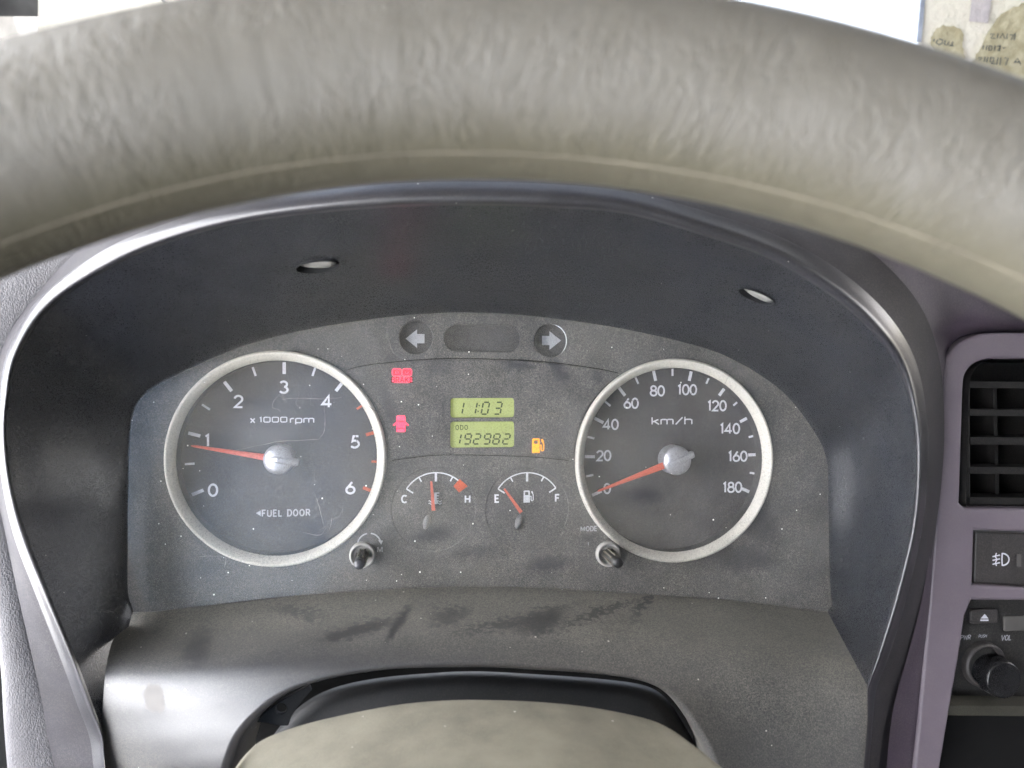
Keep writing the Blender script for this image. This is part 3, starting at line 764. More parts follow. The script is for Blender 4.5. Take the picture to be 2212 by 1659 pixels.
# --- small gauges
def small(cu, cv, name, lb, n_tip, n_root, capuv, letters, red):
    h = -.0004 + .0001; k = PX(cu, cv, h); a, b = L(cu, cv, h)
    g = empty(name, F(a, b, 0), parent=cl); g['label'] = lb
    Rr = 75 * k
    pts = [(a + Rr * math.cos(R(90 - t)), b + Rr * math.sin(R(90 - t))) for t in range(-57, 58, 3)]
    obj('scale_arc', *ribbon(pts, 2.6 * k, h), M['print'], g, smooth=False)
    for t, l_, w in ((-57, 17, 3.2), (-29, 11, 3), (0, 19, 5), (29, 11, 3), (57, 17, 3.2)):
        if red and t == 57: continue
        c, s = math.cos(R(90 - t)), math.sin(R(90 - t))
        obj('tick_mark', *ribbon([(a + (Rr - l_ * k) * c, b + (Rr - l_ * k) * s), (a + Rr * c, b + Rr * s)], w * k, h + .00002), M['print'], g, smooth=False)
    if red:
        q = [(R_ * k, t) for R_, t in ((79, 40), (82, 57), (59, 58), (59, 40))]
        obj('hot_zone', *solid([[(a + r * math.cos(R(90 - t)), b + r * math.sin(R(90 - t))) for r, t in q]], h - .0001, h + .00004, 0), M['print_red'], g, smooth=False)
    for s_, u, v in letters: obj('lettering', *lettering(s_, u, v, 18.5, h, .19, 1.0), M['print'], g, smooth=False)
    hn = .0022
    p0 = Vector(L(*n_root, hn)); p1 = Vector(L(*n_tip, hn)); d = (p1 - p0).normalized(); n = Vector((-d.y, d.x)); V = []
    for p, w in ((p0, .0017), (p1, .0009)):
        V += [F(*(p - n * w / 2), hn - .0006), F(*(p - n * w / 2), hn), F(*(p + n * w / 2), hn), F(*(p + n * w / 2), hn - .0006)]
    obj('needle', V, [(0, 1, 5, 4), (1, 2, 6, 5), (2, 3, 7, 6), (3, 0, 4, 7), (0, 3, 2, 1), (4, 5, 6, 7)], M['needle'], g, smooth=False)
    ca, cb = L(*capuv, .0005)
    V = []; N = 28
    prof = [(1.0, -.002), (1.0, .0004), (.85, .0012), (.5, .0017), (.01, .0019)]
    for i in range(N):
        t = 2 * math.pi * i / N
        for r_, z in prof: V.append(F(ca + r_ * .0017 * math.cos(t) + r_ * .0007 * math.sin(t), cb + r_ * .0034 * math.sin(t), z))
    m = len(prof)
    obj('pivot_cover', V, [(i * m + j, i * m + j + 1, ((i + 1) % N) * m + j + 1, ((i + 1) % N) * m + j) for i in range(N) for j in range(m - 1)], M['pivot'], g)
    return g
M['pivot'] = plastic('grey_pivot', (.17, .17, .18), .5, .5, dust=.3, grain=.2)
tgauge = small(941.6, 1096, 'temperature_gauge', 'small left gauge marked C and H with a red block', (931.5, 1040), (936.5, 1103), (922, 1128), (('C', 873.5, 1078), ('H', 1010, 1078)), True)
fgauge = small(1138.6, 1096, 'fuel_gauge', 'small right gauge marked E and F with needle on E', (1089.5, 1056), (1126, 1107), (1121, 1127), (('E', 1073.5, 1077), ('F', 1204, 1076)), False)
def thermo():
    h = -.00028; q = lambda x, y: L(940 + x, 1078 - y, h)
    parts = [ribbon([q(1, 14), q(1, -8)], .0011, h), ribbon([q(1, 13), q(9, 13)], .0005, h), ribbon([q(1, 7), q(8, 7)], .0005, h), ribbon([q(1, 1), q(7, 1)], .0005, h),
             solid([circ(*q(1, -6), .0011, 16)], h - .0001, h + .00002, 0)]
    for x0 in (-14, 5):
        for y0 in (-5, -10):
            parts.append(ribbon([q(x0 + i, y0 + 1.4 * math.sin(i * .9)) for i in range(0, 10)], .00035, h))
    return join(*parts)
obj('coolant_symbol', *thermo(), M['print'], tgauge, smooth=False)
obj('pump_symbol', *pump(1141.5, 1072.5, 26, -.00028), M['print'], fgauge, smooth=False)

# --- adjuster stalks with their clear collars
def stalk(u, v, ang, lab, tipmat):
    a, b = L(u, v, .0)
    a, b = L(u, v, .008)
    k = obj('reset_stalk', *lathe(a, b, [(.0023, -.001), (.0023, .0265), (.0021, .0275), (.0016, .0280), (.00002, .0281)], 40), tipmat, cl)
    k['label'] = lab
    obj('collar', *lathe(a, b, [(.0058, .0075), (.0057, .0098), (.0054, .0104), (.0049, .0106), (.0045, .0102), (.0042, .0090), (.0036, .0082), (.0022, .0084)], 48), M['collar'], k)
    for i in range(7):                                                 # ribs along the stalk
        t = R(ang + i * 360 / 7); c, s = math.cos(t), math.sin(t)
        V = []
        for hgt in (.004, .0225):
            for r_, w in ((.0021, .0004), (.0028, .0003), (.0028, -.0003), (.0021, -.0004)):
                V.append(F(a + r_ * c - w * s, b + r_ * s + w * c, hgt))
        obj('rib', V, [(0, 1, 5, 4), (1, 2, 6, 5), (2, 3, 7, 6), (0, 3, 2, 1), (4, 5, 6, 7)], M['stem'], k, smooth=False)
M['stem'] = plastic('stem_plastic', (.13, .115, .09), .4, .5, dust=.3, grain=.2)
M['tip'] = plastic('stalk_tip', (.05, .05, .055), .22, .6, grain=.1)
stalk(783, 1198, 10, 'left black stalk under the tachometer', M['tip'])
stalk(1313, 1196, 40, 'right black stalk under the speedometer', M['black'])
hh = .00015; a, b = L(797.5, 1177, hh); kx = PX(797, 1175, hh)
V1 = ribbon([(a + 25 * kx * math.cos(R(t)), b + 25 * kx * math.sin(R(t))) for t in range(170, 99, -7)], 3 * kx, hh)
V2 = ribbon([(a + 25 * kx * math.cos(R(t)), b + 25 * kx * math.sin(R(t))) for t in range(82, 17, -7)], 3 * kx, hh)
V3 = solid([[L(817, 1167, hh), L(827, 1168, hh), L(823.5, 1177, hh)]], 0, hh + .00002, 0)
obj('dimmer_arc', *join(V1, V2, V3), M['print_dim'], plate, smooth=False)
obj('marking', *lettering('M', 821, 1187, 13, hh, .18), M['print_dim'], plate, smooth=False)
obj('marking', *lettering('MODE', 1272, 1142, 11.5, hh, .19, 1.0, gap=.16), M['print_dim'], plate, smooth=False)
for (u0, v0), (u1, v1) in (((1331, 1171), (1331, 1178)), ):
    obj('marking', *ribbon([L(u0 - 60, v0, hh), L(u1 - 60, v1, hh)], .0003, hh), M['print_dim'], plate, smooth=False)

# --- clear lens with dust, wipe marks and scratches
def lens_mat():
    s = NT('dusty_clear_lens')
    st = s.blobs(face_stains, 1.0)
    patchy = s.ramp(s.noise(.035, 4, .6), .3, .7, .55, 1.15)
    sp = s.ramp(s.noise(2.0, 2, .7), .40, .62, .15, 1)
    sep = s.n('ShaderNodeSeparateXYZ'); s.l(s.pos, sep.inputs[0])
    low = s.ramp(sep.outputs[2], 30, -110, .5, 1.25)
    d = s.math('MULTIPLY', s.math('MULTIPLY', s.math('MULTIPLY', sp, patchy), s.math('MULTIPLY', low, s.speck(2.2, .3, 2.0))), .17)
    d = s.math('MULTIPLY', d, s.math('SUBTRACT', 1.0, s.math('MULTIPLY', st, .85)), True)
    film = s.math('MULTIPLY', s.ramp(s.noise(.03, 3, .6, s.map(s.pos, loc=(11, 0, 4))), .35, .65, .015, .12), s.math('SUBTRACT', 1.0, s.math('MULTIPLY', st, .9)))
    vo = s.n('ShaderNodeTexVoronoi'); s.l(s.pos, vo.inputs['Vector']); vo.inputs['Scale'].default_value = .22
    wn_ = s.n('ShaderNodeTexWhiteNoise'); s.l(vo.outputs['Position'], wn_.inputs['Vector'])
    f = s.math('LESS_THAN', vo.outputs['Distance'], s.math('MULTIPLY', s.ramp(wn_.outputs['Value'], .5, 1), .085))
    # hairline scratches: thin level sets of a stretched noise
    sc = s.noise(1, 2, .5, s.map(s.pos, rot=(0, R(35), 0), sc=(.05, .05, .02)), dist=1.6)
    line = s.math('LESS_THAN', s.math('ABSOLUTE', s.math('SUBTRACT', sc, .5)), .0022)
    gate = s.ramp(s.noise(.03, 2, .5, s.map(s.pos, loc=(40, 0, 9))), .52, .6)
    line = s.math('MULTIPLY', s.math('MULTIPLY', line, gate), .35)
    a = s.math('MAXIMUM', s.math('MAXIMUM', s.math('ADD', d, film), f), line)
    s.t.nodes.remove(s.b)
    tr = s.n('ShaderNodeBsdfTransparent'); gl = s.n('ShaderNodeBsdfGlossy'); gl.inputs['Roughness'].default_value = .16
    df = s.n('ShaderNodeBsdfDiffuse'); s.l(s.mix(f, (.42, .40, .35), (.8, .8, .76)), df.inputs[0])
    fr = s.n('ShaderNodeFresnel'); fr.inputs[0].default_value = 1.45
    m1 = s.n('ShaderNodeMixShader'); s.l(fr.outputs[0], m1.inputs[0]); s.l(tr.outputs[0], m1.inputs[1]); s.l(gl.outputs[0], m1.inputs[2])
    m2 = s.n('ShaderNodeMixShader'); s.l(a, m2.inputs[0]); s.l(m1.outputs[0], m2.inputs[1]); s.l(df.outputs[0], m2.inputs[2])
    s.l(m2.outputs[0], s.o.inputs[0])
    return s.m
lp = [L(u, v, HL) for u, v in smooth2(LENS, 5, True)]
V = [F(a, b, HL) for a, b in lp]
lens = obj('lens', V, [tuple(range(len(V)))], lens_mat(), cl, smooth=False)
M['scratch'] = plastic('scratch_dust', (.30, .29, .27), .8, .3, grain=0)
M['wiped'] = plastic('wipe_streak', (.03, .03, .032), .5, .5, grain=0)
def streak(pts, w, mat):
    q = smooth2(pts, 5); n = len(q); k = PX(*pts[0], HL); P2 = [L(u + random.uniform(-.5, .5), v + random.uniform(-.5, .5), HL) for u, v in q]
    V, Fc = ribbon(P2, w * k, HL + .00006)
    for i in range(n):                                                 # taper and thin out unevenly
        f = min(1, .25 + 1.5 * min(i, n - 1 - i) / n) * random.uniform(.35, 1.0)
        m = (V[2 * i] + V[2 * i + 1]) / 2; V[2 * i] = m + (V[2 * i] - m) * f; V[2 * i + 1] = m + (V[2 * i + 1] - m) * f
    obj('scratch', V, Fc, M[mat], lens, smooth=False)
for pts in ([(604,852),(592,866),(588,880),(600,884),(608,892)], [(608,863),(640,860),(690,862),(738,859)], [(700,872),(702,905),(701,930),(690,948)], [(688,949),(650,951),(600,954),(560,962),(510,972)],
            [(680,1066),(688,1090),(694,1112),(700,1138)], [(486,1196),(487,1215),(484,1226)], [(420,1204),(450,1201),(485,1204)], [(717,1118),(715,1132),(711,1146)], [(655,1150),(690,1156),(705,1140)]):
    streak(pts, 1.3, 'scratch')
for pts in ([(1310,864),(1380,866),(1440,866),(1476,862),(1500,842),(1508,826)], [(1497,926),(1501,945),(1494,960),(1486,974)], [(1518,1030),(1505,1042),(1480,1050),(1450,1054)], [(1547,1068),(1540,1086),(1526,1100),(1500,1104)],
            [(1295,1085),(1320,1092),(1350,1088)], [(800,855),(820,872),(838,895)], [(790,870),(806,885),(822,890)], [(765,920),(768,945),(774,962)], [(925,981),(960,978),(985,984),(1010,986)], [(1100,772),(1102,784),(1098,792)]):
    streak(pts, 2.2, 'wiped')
tag(lens, 'clear plastic lens, filmed with dust, smudges and white specks')

# ================================================================== below: column cover, boot
def column():
    root = empty('steering_column', Vector((-.004, .25, -.15)), 'dusty grey-beige rounded steering column cover at the bottom centre', 'column cover')
    sil = [(470,1720),(502,1659),(530,1622),(566,1594),(647,1565),(754,1540),(862,1521),(970,1512),(1077,1512),(1184,1517),(1292,1529),(1399,1551),(1453,1573),(1507,1610),(1545,1640),(1571,1662),(1610,1730)]
    edge = []
    for u, v in sil:
        Y = .26
        for _ in range(30):
            X = (u - 1106) / FOC * Y; Z = -.110 - .012 * ((X + .006) / .08) ** 2
            Y = -Z * FOC / (v - 829.5)
        edge.append(Vector((X, Y, Z)))
    cx = -.006
    def row(f, dy, dz): return [Vector((cx + (p.x - cx) * f, p.y + dy, p.z + dz)) for p in edge]
    rows = [row(.97, -.002, -.045), row(1.0, .0003, -.012), row(1.0, .0003, -.0035), row(.992, -.0008, -.0006), row(.97, -.004, .0006)]
    for s_ in (.15, .35, .6, 1):
        rows.append([Vector((cx + (p.x - cx) * (.97 - .12 * s_), (p.y - .004) * (1 - s_) + s_ * .115, p.z * (1 - s_) + s_ * (-.112 - .012 * ((p.x - cx) / .08) ** 2) - .004 * s_)) for p in edge])
    obj('upper_cover', *patch(rows, 70, 200), M['cover'], root)
    # ribbed dark boot closing the gap behind the cover
    bt = [(560,1640),(600,1575),(655,1520),(720,1486),(808,1466),(916,1455),(1030,1450),(1184,1458),(1292,1466),(1390,1480),(1440,1510),(1480,1570),(1520,1640)]
    rws = []
    for s_, dy in ((0, .335), (.08, .327), (.3, .322), (.6, .320), (1, .319)):
        rws.append([P(u + (1040 - u) * s_ * .10, v + 85 * s_, dy) for u, v in bt])
    obj('boot', *patch(rws, 30, 120), M['boot'], root)
column()
def cavity():
    root = empty('column_bracket', P(590, 1540, .312), 'small dark bracket tab with a round hole, left under the shelf arch', 'bracket')
    # plane tab with a hole
    h = C(590, 1540, 0).y - .312
    q = lambda u, v: L(u, v, h)
    tab = [q(*p) for p in ((548, 1560), (570, 1540), (600, 1518), (640, 1496), (668, 1480), (672, 1492), (655, 1512), (640, 1530), (628, 1550), (622, 1568), (600, 1568), (575, 1562))]
    tb_ = solid([tab, circ(*q(607, 1531), .0022, 20)], h - .0025, h, .0004)
    obj('bracket_tab', *tb_, M['boot'], root, smooth=False)
cavity()
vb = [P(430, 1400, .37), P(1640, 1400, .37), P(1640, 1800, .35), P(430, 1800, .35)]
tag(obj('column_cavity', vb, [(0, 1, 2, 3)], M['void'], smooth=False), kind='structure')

# ================================================================== dashboard around
def dash():
    # outer skin right of the hood and over the top
    r0, r1, r2, r3 = [], [], [], []
    def S_(a, b, c, d): r0.append(P(*a)); r1.append(P(*b)); r2.append(P(*c)); r3.append(P(*d))
    S_((1200,350,.280),(1230,310,.290),(1260,270,.300),(1300,200,.320))
    S_((1380,372,.282),(1430,330,.290),(1480,290,.302),(1560,210,.325))
    S_((1560,415,.286),(1620,390,.293),(1700,340,.305),(1850,250,.330))
    S_((1750,478,.291),(1830,455,.298),(1930,420,.310),(2200,330,.335))
    S_((1890,566,.297),(1980,545,.304),(2080,520,.315),(2400,450,.340))
    S_((1960,630,.302),(2040,620,.310),(2140,610,.320),(2450,590,.342))
    S_((1995,690,.306),(2060,690,.315),(2180,700,.324),(2450,690,.344))
    S_((2010,740,.308),(2048,742,.322),(2130,730,.338),(2450,726,.362))
    for u, v, us in ((2024,782,2046),(2034,845,2040),(2034,910,2037),(2030,1030,2031),(2015,1150,2024),(1990,1300,2013),(1960,1418,2001),(1940,1488,1995),(1925,1560,1989),(1915,1660,1979),(1910,1745,1971)):
        S_((u - (us - u < 8) * 12, v, .310 + (v > 1100) * .003), (us, v, .3235 - (v > 1250) * .002), (us + 12, v, .345), (us + 26, v, .39))
    root = empty('dashboard', P(1106, 1700, .40), 'dark grey moulded dashboard around the hood, grained pale panel at its left', 'dashboard')
    obj('right_skin', *patch([r0, r1, r2, r3], 30, 160), M['dash'], root)
    # left grained panel with its top
    l0 = [((185,520),.300),((165,548),.300),((117,597),.302),((70,651),.304),((31,710),.306),((2,770),.307),((-14,870),.308),((-16,960),.309),((-8,1060),.310),((20,1188),.309),((37,1259),.308),((54,1353),.307),((71,1429),.309),((94,1528),.311),((114,1640),.313),((134,1745),.315)]
    l1 = [(-60,560),(-100,575),(-130,640),(-140,700),(-140,770),(-130,820),(-120,900),(-100,980),(-80,1060),(-60,1188),(-30,1259),(-10,1353),(3,1440),(11,1557),(19,1650),(27,1745)]
    a, b, c, d = [], [], [], []
    for ((u, v), Y), (u1, v1) in zip(l0, l1):
        a.append(P(u + 12, v, Y + .004)); b.append(P(u, v, Y - .001)); c.append(P(u1 + 4, v1, Y - .002)); d.append(P(u1, v1, Y + .012))
    s = NT('leather_grain_plastic')
    vo = s.n('ShaderNodeTexVoronoi', feature='DISTANCE_TO_EDGE'); s.l(s.map(s.pos, sc=(1, 1, .6)), vo.inputs['Vector']); vo.inputs['Scale'].default_value = 1.1
    cr = s.noise(.5, 4, .6, s.map(s.pos, sc=(1, 1, .45)), dist=1.2)
    s.bump(s.math('ADD', s.ramp(vo.outputs['Distance'], 0, .25), s.math('MULTIPLY', cr, 2.2)), .35, .0004)
    cc = s.mix(s.ramp(s.noise(.05, 4), .3, .7), (.088, .084, .09), (.12, .115, .12)); s.l(cc, s.b.inputs['Base Color']); s.b.inputs['Roughness'].default_value = .5
    obj('left_panel', *patch([a, b, c, d], 24, 160), s.m, root)
    # top pad from the hood to the windscreen
    pts = []
    for Y, z in ((.296, .066), (.33, .074), (.42, .072), (.55, .066), (.80, .06)):
        pts.append([Vector((x, Y + .03 * abs(x) , z - .05 * max(0, abs(x + .02) - .16) * 4)) for x in (-.34, -.24, -.17, -.1, 0, .1, .18, .28, .5, .9)])
    obj('top_pad', *patch(pts, 30, 80), M['dash'], root)
dash()
# black sheet painted in for the shaded door gap left of the dashboard
a, b, c, d = P(-140, 1300, .36), P(60, 1300, .36), P(80, 1780, .36), P(-140, 1780, .36)
tag(obj('door_gap', [a, b, c, d], [(0, 1, 2, 3)], M['void'], smooth=False), kind='structure')

# ================================================================== centre panel, vent, switch, radio
HC = .062
def ip(pts, h=HC, n=4, closed=True): return [L(u, v, h) for u, v in pts]
outline = [(1966,1760),(1975,1659),(1986,1557),(1997,1429),(2009,1301),(2022,1134),(2025,1087),(2032,970),(2036,853)] + smooth2([(2036,853),(2042,789),(2054,763),(2080,738),(2120,721),(2180,718)], 4)[1:] + [(2300,718),(2500,718),(2700,718),(2700,1760)]
def cp():
    root = empty('centre_panel', F(*L(2100, 1700, HC), HC), 'lilac-grey painted centre console panel framing the vent, switch and radio', 'console panel')
    vent = [(2074,1087),(2076,1029),(2080,912),(2082,840)] + smooth2([(2082,840),(2086,810),(2104,787),(2135,775.5),(2170,775)], 4)[1:] + [(2600,775),(2600,1103),(2085,1097)]
    sw_ = [(2106,1146),(2300,1152),(2300,1274),(2102,1263)]
    radio = [(2100,1297),(2640,1300),(2640,1800),(2010,1800),(2032,1659),(2051,1543),(2071,1429),(2086,1330)]
    ou = [q for q in outline]
    # open the radio bay downwards by letting it share the lower edge
    i_out = ou[:1]
    loop = ou[1:-1] + [(2700,1750),(2640,1750),(2640,1300),(2100,1297),(2086,1330),(2071,1429),(2051,1543),(2032,1659),(2018,1750),(1967,1750)]
    V, Fc = solid([ip(loop), ip(vent), ip(sw_)], HC - .012, HC, .0014, 3)
    obj('frame', V, Fc, M['lilac'], root, smooth=False)
cp()
def air_vent():
    h = HC - .006
    root = empty('air_vent', F(*L(2250, 940, h), h), 'black air vent with horizontal slats in the lilac console panel', 'air vent')
    vent = [(2076,1093),(2077,1029),(2081,912),(2083,840)] + smooth2([(2083,840),(2087,812),(2104,789),(2135,777),(2170,776)], 4)[1:] + [(2598,776),(2598,1102),(2085,1099)]
    # housing tube
    pl = [L(u, v, h) for u, v in vent]; n = len(pl)
    V = [F(x, y, HC - .003) for x, y in pl] + [F(x, y, HC - .06) for x, y in pl]
    Fc = [(i, (i + 1) % n, n + (i + 1) % n, n + i) for i in range(n)] + [tuple(range(2 * n - 1, n - 1, -1))]
    obj('duct', V, Fc, M['black'], root, smooth=False)
    fr = [(2084,1088),(2090,835),(2600,838),(2600,1092)]
    cells = []
    rows = ((838, 884), (898, 944), (960, 1008), (1023, 1074))
    inner = []
    out = solid([[L(*q, h) for q in ((2079,1092),(2086,829),(2598,832),(2598,1098))], [L(*q, h) for q in ((2097,1080),(2096,838),(2580,842),(2580,1086))]], h - .004, h, .0006)
    obj('grille_frame', *out, M['ventgrey'], root, smooth=False)
    for (v0, v1) in ((824, 838), (884, 898), (944, 960), (1008, 1023), (1074, 1088)):
        du = {824: 2088, 884: 2090, 944: 2092, 1008: 2091, 1074: 2091}[v0]
        A = [L(du + 2, v0, h), L(2585, v0 + 4, h), L(2585, v1 + 4, h), L(du + 2, v1, h)]
        # slat: thin at the front, sloping back
        V = []
        for x, y in A: V.append(F(x, y, h + .0006))
        for k_, (x, y) in enumerate(A): V.append(F(x, y + (.0002 if k_ < 2 else .0012), h - .012))
        obj('slat', V, [(0, 1, 2, 3), (4, 5, 1, 0), (7, 6, 5, 4), (3, 2, 6, 7), (0, 3, 7, 4), (1, 5, 6, 2)], M['ventgrey'], root, smooth=False)
    for u in (2152, 2238, 2324, 2410, 2496):
        a0, b0 = L(u, 830, h - .008); a1, b1 = L(u + 6, 1080, h - .008)
        w = .0008; V = []
        for x, y in ((a0, b0), (a1, b1)):
            for dx, dh in ((-w, -.009), (w, -.009), (w, -.030), (-w, -.030)): V.append(F(x + dx, y, h + dh))
        obj('vane', V, [(0, 1, 5, 4), (1, 2, 6, 5), (2, 3, 7, 6), (3, 0, 4, 7), (0, 3, 2, 1), (4, 5, 6, 7)], M['ventgrey'], root, smooth=False)
M['ventgrey'] = plastic('vent_plastic', (.009, .0085, .009), .5, .2, dust=.06, grain=.3)
air_vent()
def switch():
    h = HC - .003
    root = empty('fog_lamp_switch', F(*L(2200, 1205, h), h), 'dark rocker switch with a white fog lamp symbol, below the vent', 'switch')
    V, Fc = solid([[L(*q, h) for q in ((2108,1149),(2297,1155),(2297,1270),(2105,1260))]], h - .01, h, .0008)
    obj('rocker', V, Fc, M['sw'], root, smooth=False)
    hh = h + .0001; q = lambda x, y: L(1890 + .349 * x, 1080 + .349 * y, hh)
    parts = [ribbon([q(790, 330), q(790, 405)] , .0005, hh)]
    D = [q(788, 332)] + [q(788 + 42 * math.sin(R(t)), 368 - 37 * math.cos(R(t))) for t in range(10, 171, 16)] + [q(788, 404), q(786, 368)]
    parts = [ribbon(D, .0006, hh, True)]
    for y in (345, 368, 392):
        parts.append(ribbon([q(774, y - 4), q(728, y + 6)], .0005, hh))
    parts.append(ribbon([q(752, 328), q(744, 350), q(756, 368), q(746, 388), q(752, 408)], .0005, hh + .00002))
    obj('fog_lamp_symbol', *join(*parts), M['print'], root, smooth=False)
    obj('indicator', *solid([[q(878, 335), q(903, 338), q(903, 412), q(878, 410)]], h, h + .0003, 0), M['grey'], root, smooth=False)
M['sw'] = plastic('switch_plastic', (.028, .025, .026), .45, .5, dust=.12, grain=.4)
M['grey'] = plastic('grey_plastic', (.09, .085, .08), .5, .5, grain=.2)
switch()
M['lip'] = plastic('dusty_lip', (.03, .029, .023), .6, .3, dust=.4, dustcol=(.08, .075, .055), grain=.3)
def radio():
    h = HC - .010
    root = empty('car_radio', F(*L(2250, 1420, h), h), 'black car radio with eject button and round volume knob, below the switch', 'radio')
    V, Fc = solid([[L(*q, h) for q in ((2070,1290),(2650,1292),(2650,1512),(2030,1504))]], h - .02, h, .0008)
    obj('faceplate', V, Fc, M['black'], root, smooth=False)
    q = lambda x, y, hz: L(1890 + .349 * x, 1080 + .349 * y, hz)
    V, Fc = solid([prrect(2097, 1317, 2158, 1346, .0016, h + .002)], h - .001, h + .002, .0006)
    e = obj('eject_button', V, Fc, M['sw'], root, smooth=False)
    hz = h + .0021
    V = join(solid([[q(680, 706, hz), q(703, 734, hz), q(655, 734, hz)]], hz - .0001, hz, 0), solid([[q(653, 740, hz), q(703, 740, hz), q(703, 749, hz), q(653, 749, hz)]], hz - .0001, hz, 0))
    obj('eject_symbol', *V, M['print'], e, smooth=False)
    V, Fc = solid([prrect(2167, 1330, 2500, 1349, .0008, h)], h - .002, h + .0008, .0003); obj('slot_flap', V, Fc, M['grey'], root, smooth=False)
    hz = h + .0001
    for s_, u, v, hp, xs in (('PWR', 2086, 1377, 11, 1.0), ('PUSH', 2123, 1374, 7, 1.05), ('VOL', 2174, 1377.5, 12, 1.0)):
        obj('marking', *lettering(s_, u, v, hp, hz, .13, xs, .22, gap=.1), M['print_dim'], root, smooth=False)
    a, b = L(2122, 1434, h)
    kb = obj('volume_dial', *lathe(a, b, [(.0098, h), (.0096, h + .002), (.0088, h + .0035), (.0080, h + .0030), (.0075, h + .001)], 64), M['sw'], root)
    prof = [(.0080, h), (.0080, h + .0075), (.0077, h + .0088), (.0070, h + .0093), (.0066, h + .0090), (.00002, h + .0087)]
    a, b = L(2136, 1452, h)
    obj('volume_knob', *lathe(a, b, prof, 64), M['knob'], kb)
    # dusty lip under the radio and dark pocket below
    V = [C(2024, 1502, h + .004), C(2660, 1510, h + .004), C(2660, 1528, h + .009), C(2020, 1524, h + .009), C(2018, 1545, h + .008), C(2660, 1550, h + .008)]
    obj('lip', V, [(0, 1, 2, 3), (3, 2, 5, 4)], M['lip'], root, smooth=False)
    V = [C(1990, 1540, h - .01), C(2660, 1540, h - .01), C(2660, 1780, h - .03), C(1990, 1780, h - .03)]
    obj('pocket_back', V, [(0, 1, 2, 3)], M['void'], root, smooth=False)
M['knob'] = plastic('knob_black', (.010, .010, .011), .25, .5, grain=.1)
radio()

# ================================================================== windscreen and outside
WN = Vector((0, -.868, .496)).normalized()            # windscreen plane in the upright frame
W0 = Vector((0, .80, .10)); WD = Vector((0, -.50, .87)).normalized(); WNn = Vector((1, 0, 0)).cross(WD)
def WP(u, v, off=0):
    d = Vector(((u - 1106) / FOC, 1, -(v - 829.5) / FOC)); n = WNn
    if n.y > 0: n = -n
    t = (W0.dot(n) + off) / d.dot(n); return d * t
def flat(name, uvs, off, thick, mat, parent=None):
    n = WNn if WNn.y < 0 else -WNn
    A = [WP(u, v, off) for u, v in uvs]; B = [p - n * thick for p in A]; m = len(A)
    Fc = [tuple(range(m)), tuple(range(2 * m - 1, m - 1, -1))] + [(i, (i + 1) % m, m + (i + 1) % m, m + i) for i in range(m)]
    return obj(name, A + B, Fc, mat, parent, smooth=False)
g = NT('windscreen_glass'); g.t.nodes.remove(g.b)
tr = g.n('ShaderNodeBsdfTransparent'); tr.inputs[0].default_value = (.93, .96, .94, 1); gl = g.n('ShaderNodeBsdfGlossy'); gl.inputs['Roughness'].default_value = .03
mx = g.n('ShaderNodeMixShader'); mx.inputs[0].default_value = .05; g.l(tr.outputs[0], mx.inputs[1]); g.l(gl.outputs[0], mx.inputs[2]); g.l(mx.outputs[0], g.o.inputs[0])
def wpt(x, s): return W0 + Vector((x, 0, 0)) + WD * s
ws = obj('windscreen', [wpt(-.5, -.1), wpt(1.25, -.1), wpt(1.25, .62), wpt(-.5, .62)], [(0, 1, 2, 3)], g.m, smooth=False)
tag(ws, 'clear windscreen pane behind the steering wheel, outside white with daylight', 'windscreen')
def paper(name, col1, col2, sc, th=.5):
    s = NT(name); c = s.mix(s.ramp(s.noise(sc, 5, .65), th - .12, th + .12), col1, col2); s.l(c, s.b.inputs['Base Color']); s.b.inputs['Roughness'].default_value = .85
    s.bump(s.noise(.15, 4), .6, .003); return s.m
M['cream'] = paper('cream_paper', (.74, .72, .62), (.62, .60, .5), .02)
M['olive'] = paper('stained_sticker', (.34, .31, .19), (.46, .43, .29), .09)
M['ink'] = plastic('marker_ink', (.05, .07, .08), .7, .3, grain=0)
M['post'] = plastic('grey_blue_strip', (.32, .36, .42), .5, .5, grain=0)
sh = flat('backing_sheet', [(2004,-60),(2500,-60),(2500,330),(1984,330),(1984,90)], .006, .0006, M['cream'])
tag(sh, 'cream paper sheet stuck inside the windscreen at the upper right', 'paper')
tag(flat('edge_strip', [(1995,-60),(2004,-60),(1990,92),(1980,92)], .008, .003, M['post']), 'thin grey-blue strip along the left edge of the cream sheet', 'strip')
def torn(pts, amp=3, n=4):
    q = smooth2(pts, n, True); return [(u + random.uniform(-amp, amp), v + random.uniform(-amp, amp)) for u, v in q]
def scribble(segs, off, parent, w=2.6):
    for s_ in segs:
        V = []; n = len(s_)
        for i, (u, v) in enumerate(s_):
            a = Vector(s_[max(i - 1, 0)]); b = Vector(s_[min(i + 1, n - 1)]); d = (b - a).normalized(); nn = Vector((-d.y, d.x)) * w / 2
            V += [WP(u + nn.x, v + nn.y, off), WP(u - nn.x, v - nn.y, off)]
        obj('handwriting', V, [(2 * i, 2 * i + 1, 2 * i + 3, 2 * i + 2) for i in range(n - 1)], M['ink'], parent, smooth=False)
n1 = flat('stained_sticker', torn([(2012,100),(2014,75),(2030,58),(2050,55),(2070,60),(2082,75),(2080,100),(2085,130),(2060,130),(2030,125)], 2), .008, .0006, M['olive'])
tag(n1, 'small stained olive sticker with a scribbled word, left of the larger one', 'sticker')
scribble([[(2017,90),(2018,84)], [(2026,86),(2022,92),(2028,97),(2036,93),(2036,86),(2028,84)], [(2042,87),(2040,96),(2047,97),(2050,89)], [(2050,98),(2060,99)], [(2058,90),(2056,99)]], .0085, n1)
n2 = flat('stained_sticker', torn([(2110,120),(2130,80),(2150,45),(2170,25),(2200,12),(2240,0),(2300,10),(2300,200),(2200,190),(2140,170),(2095,150)], 2.5), .010, .0006, M['olive'])
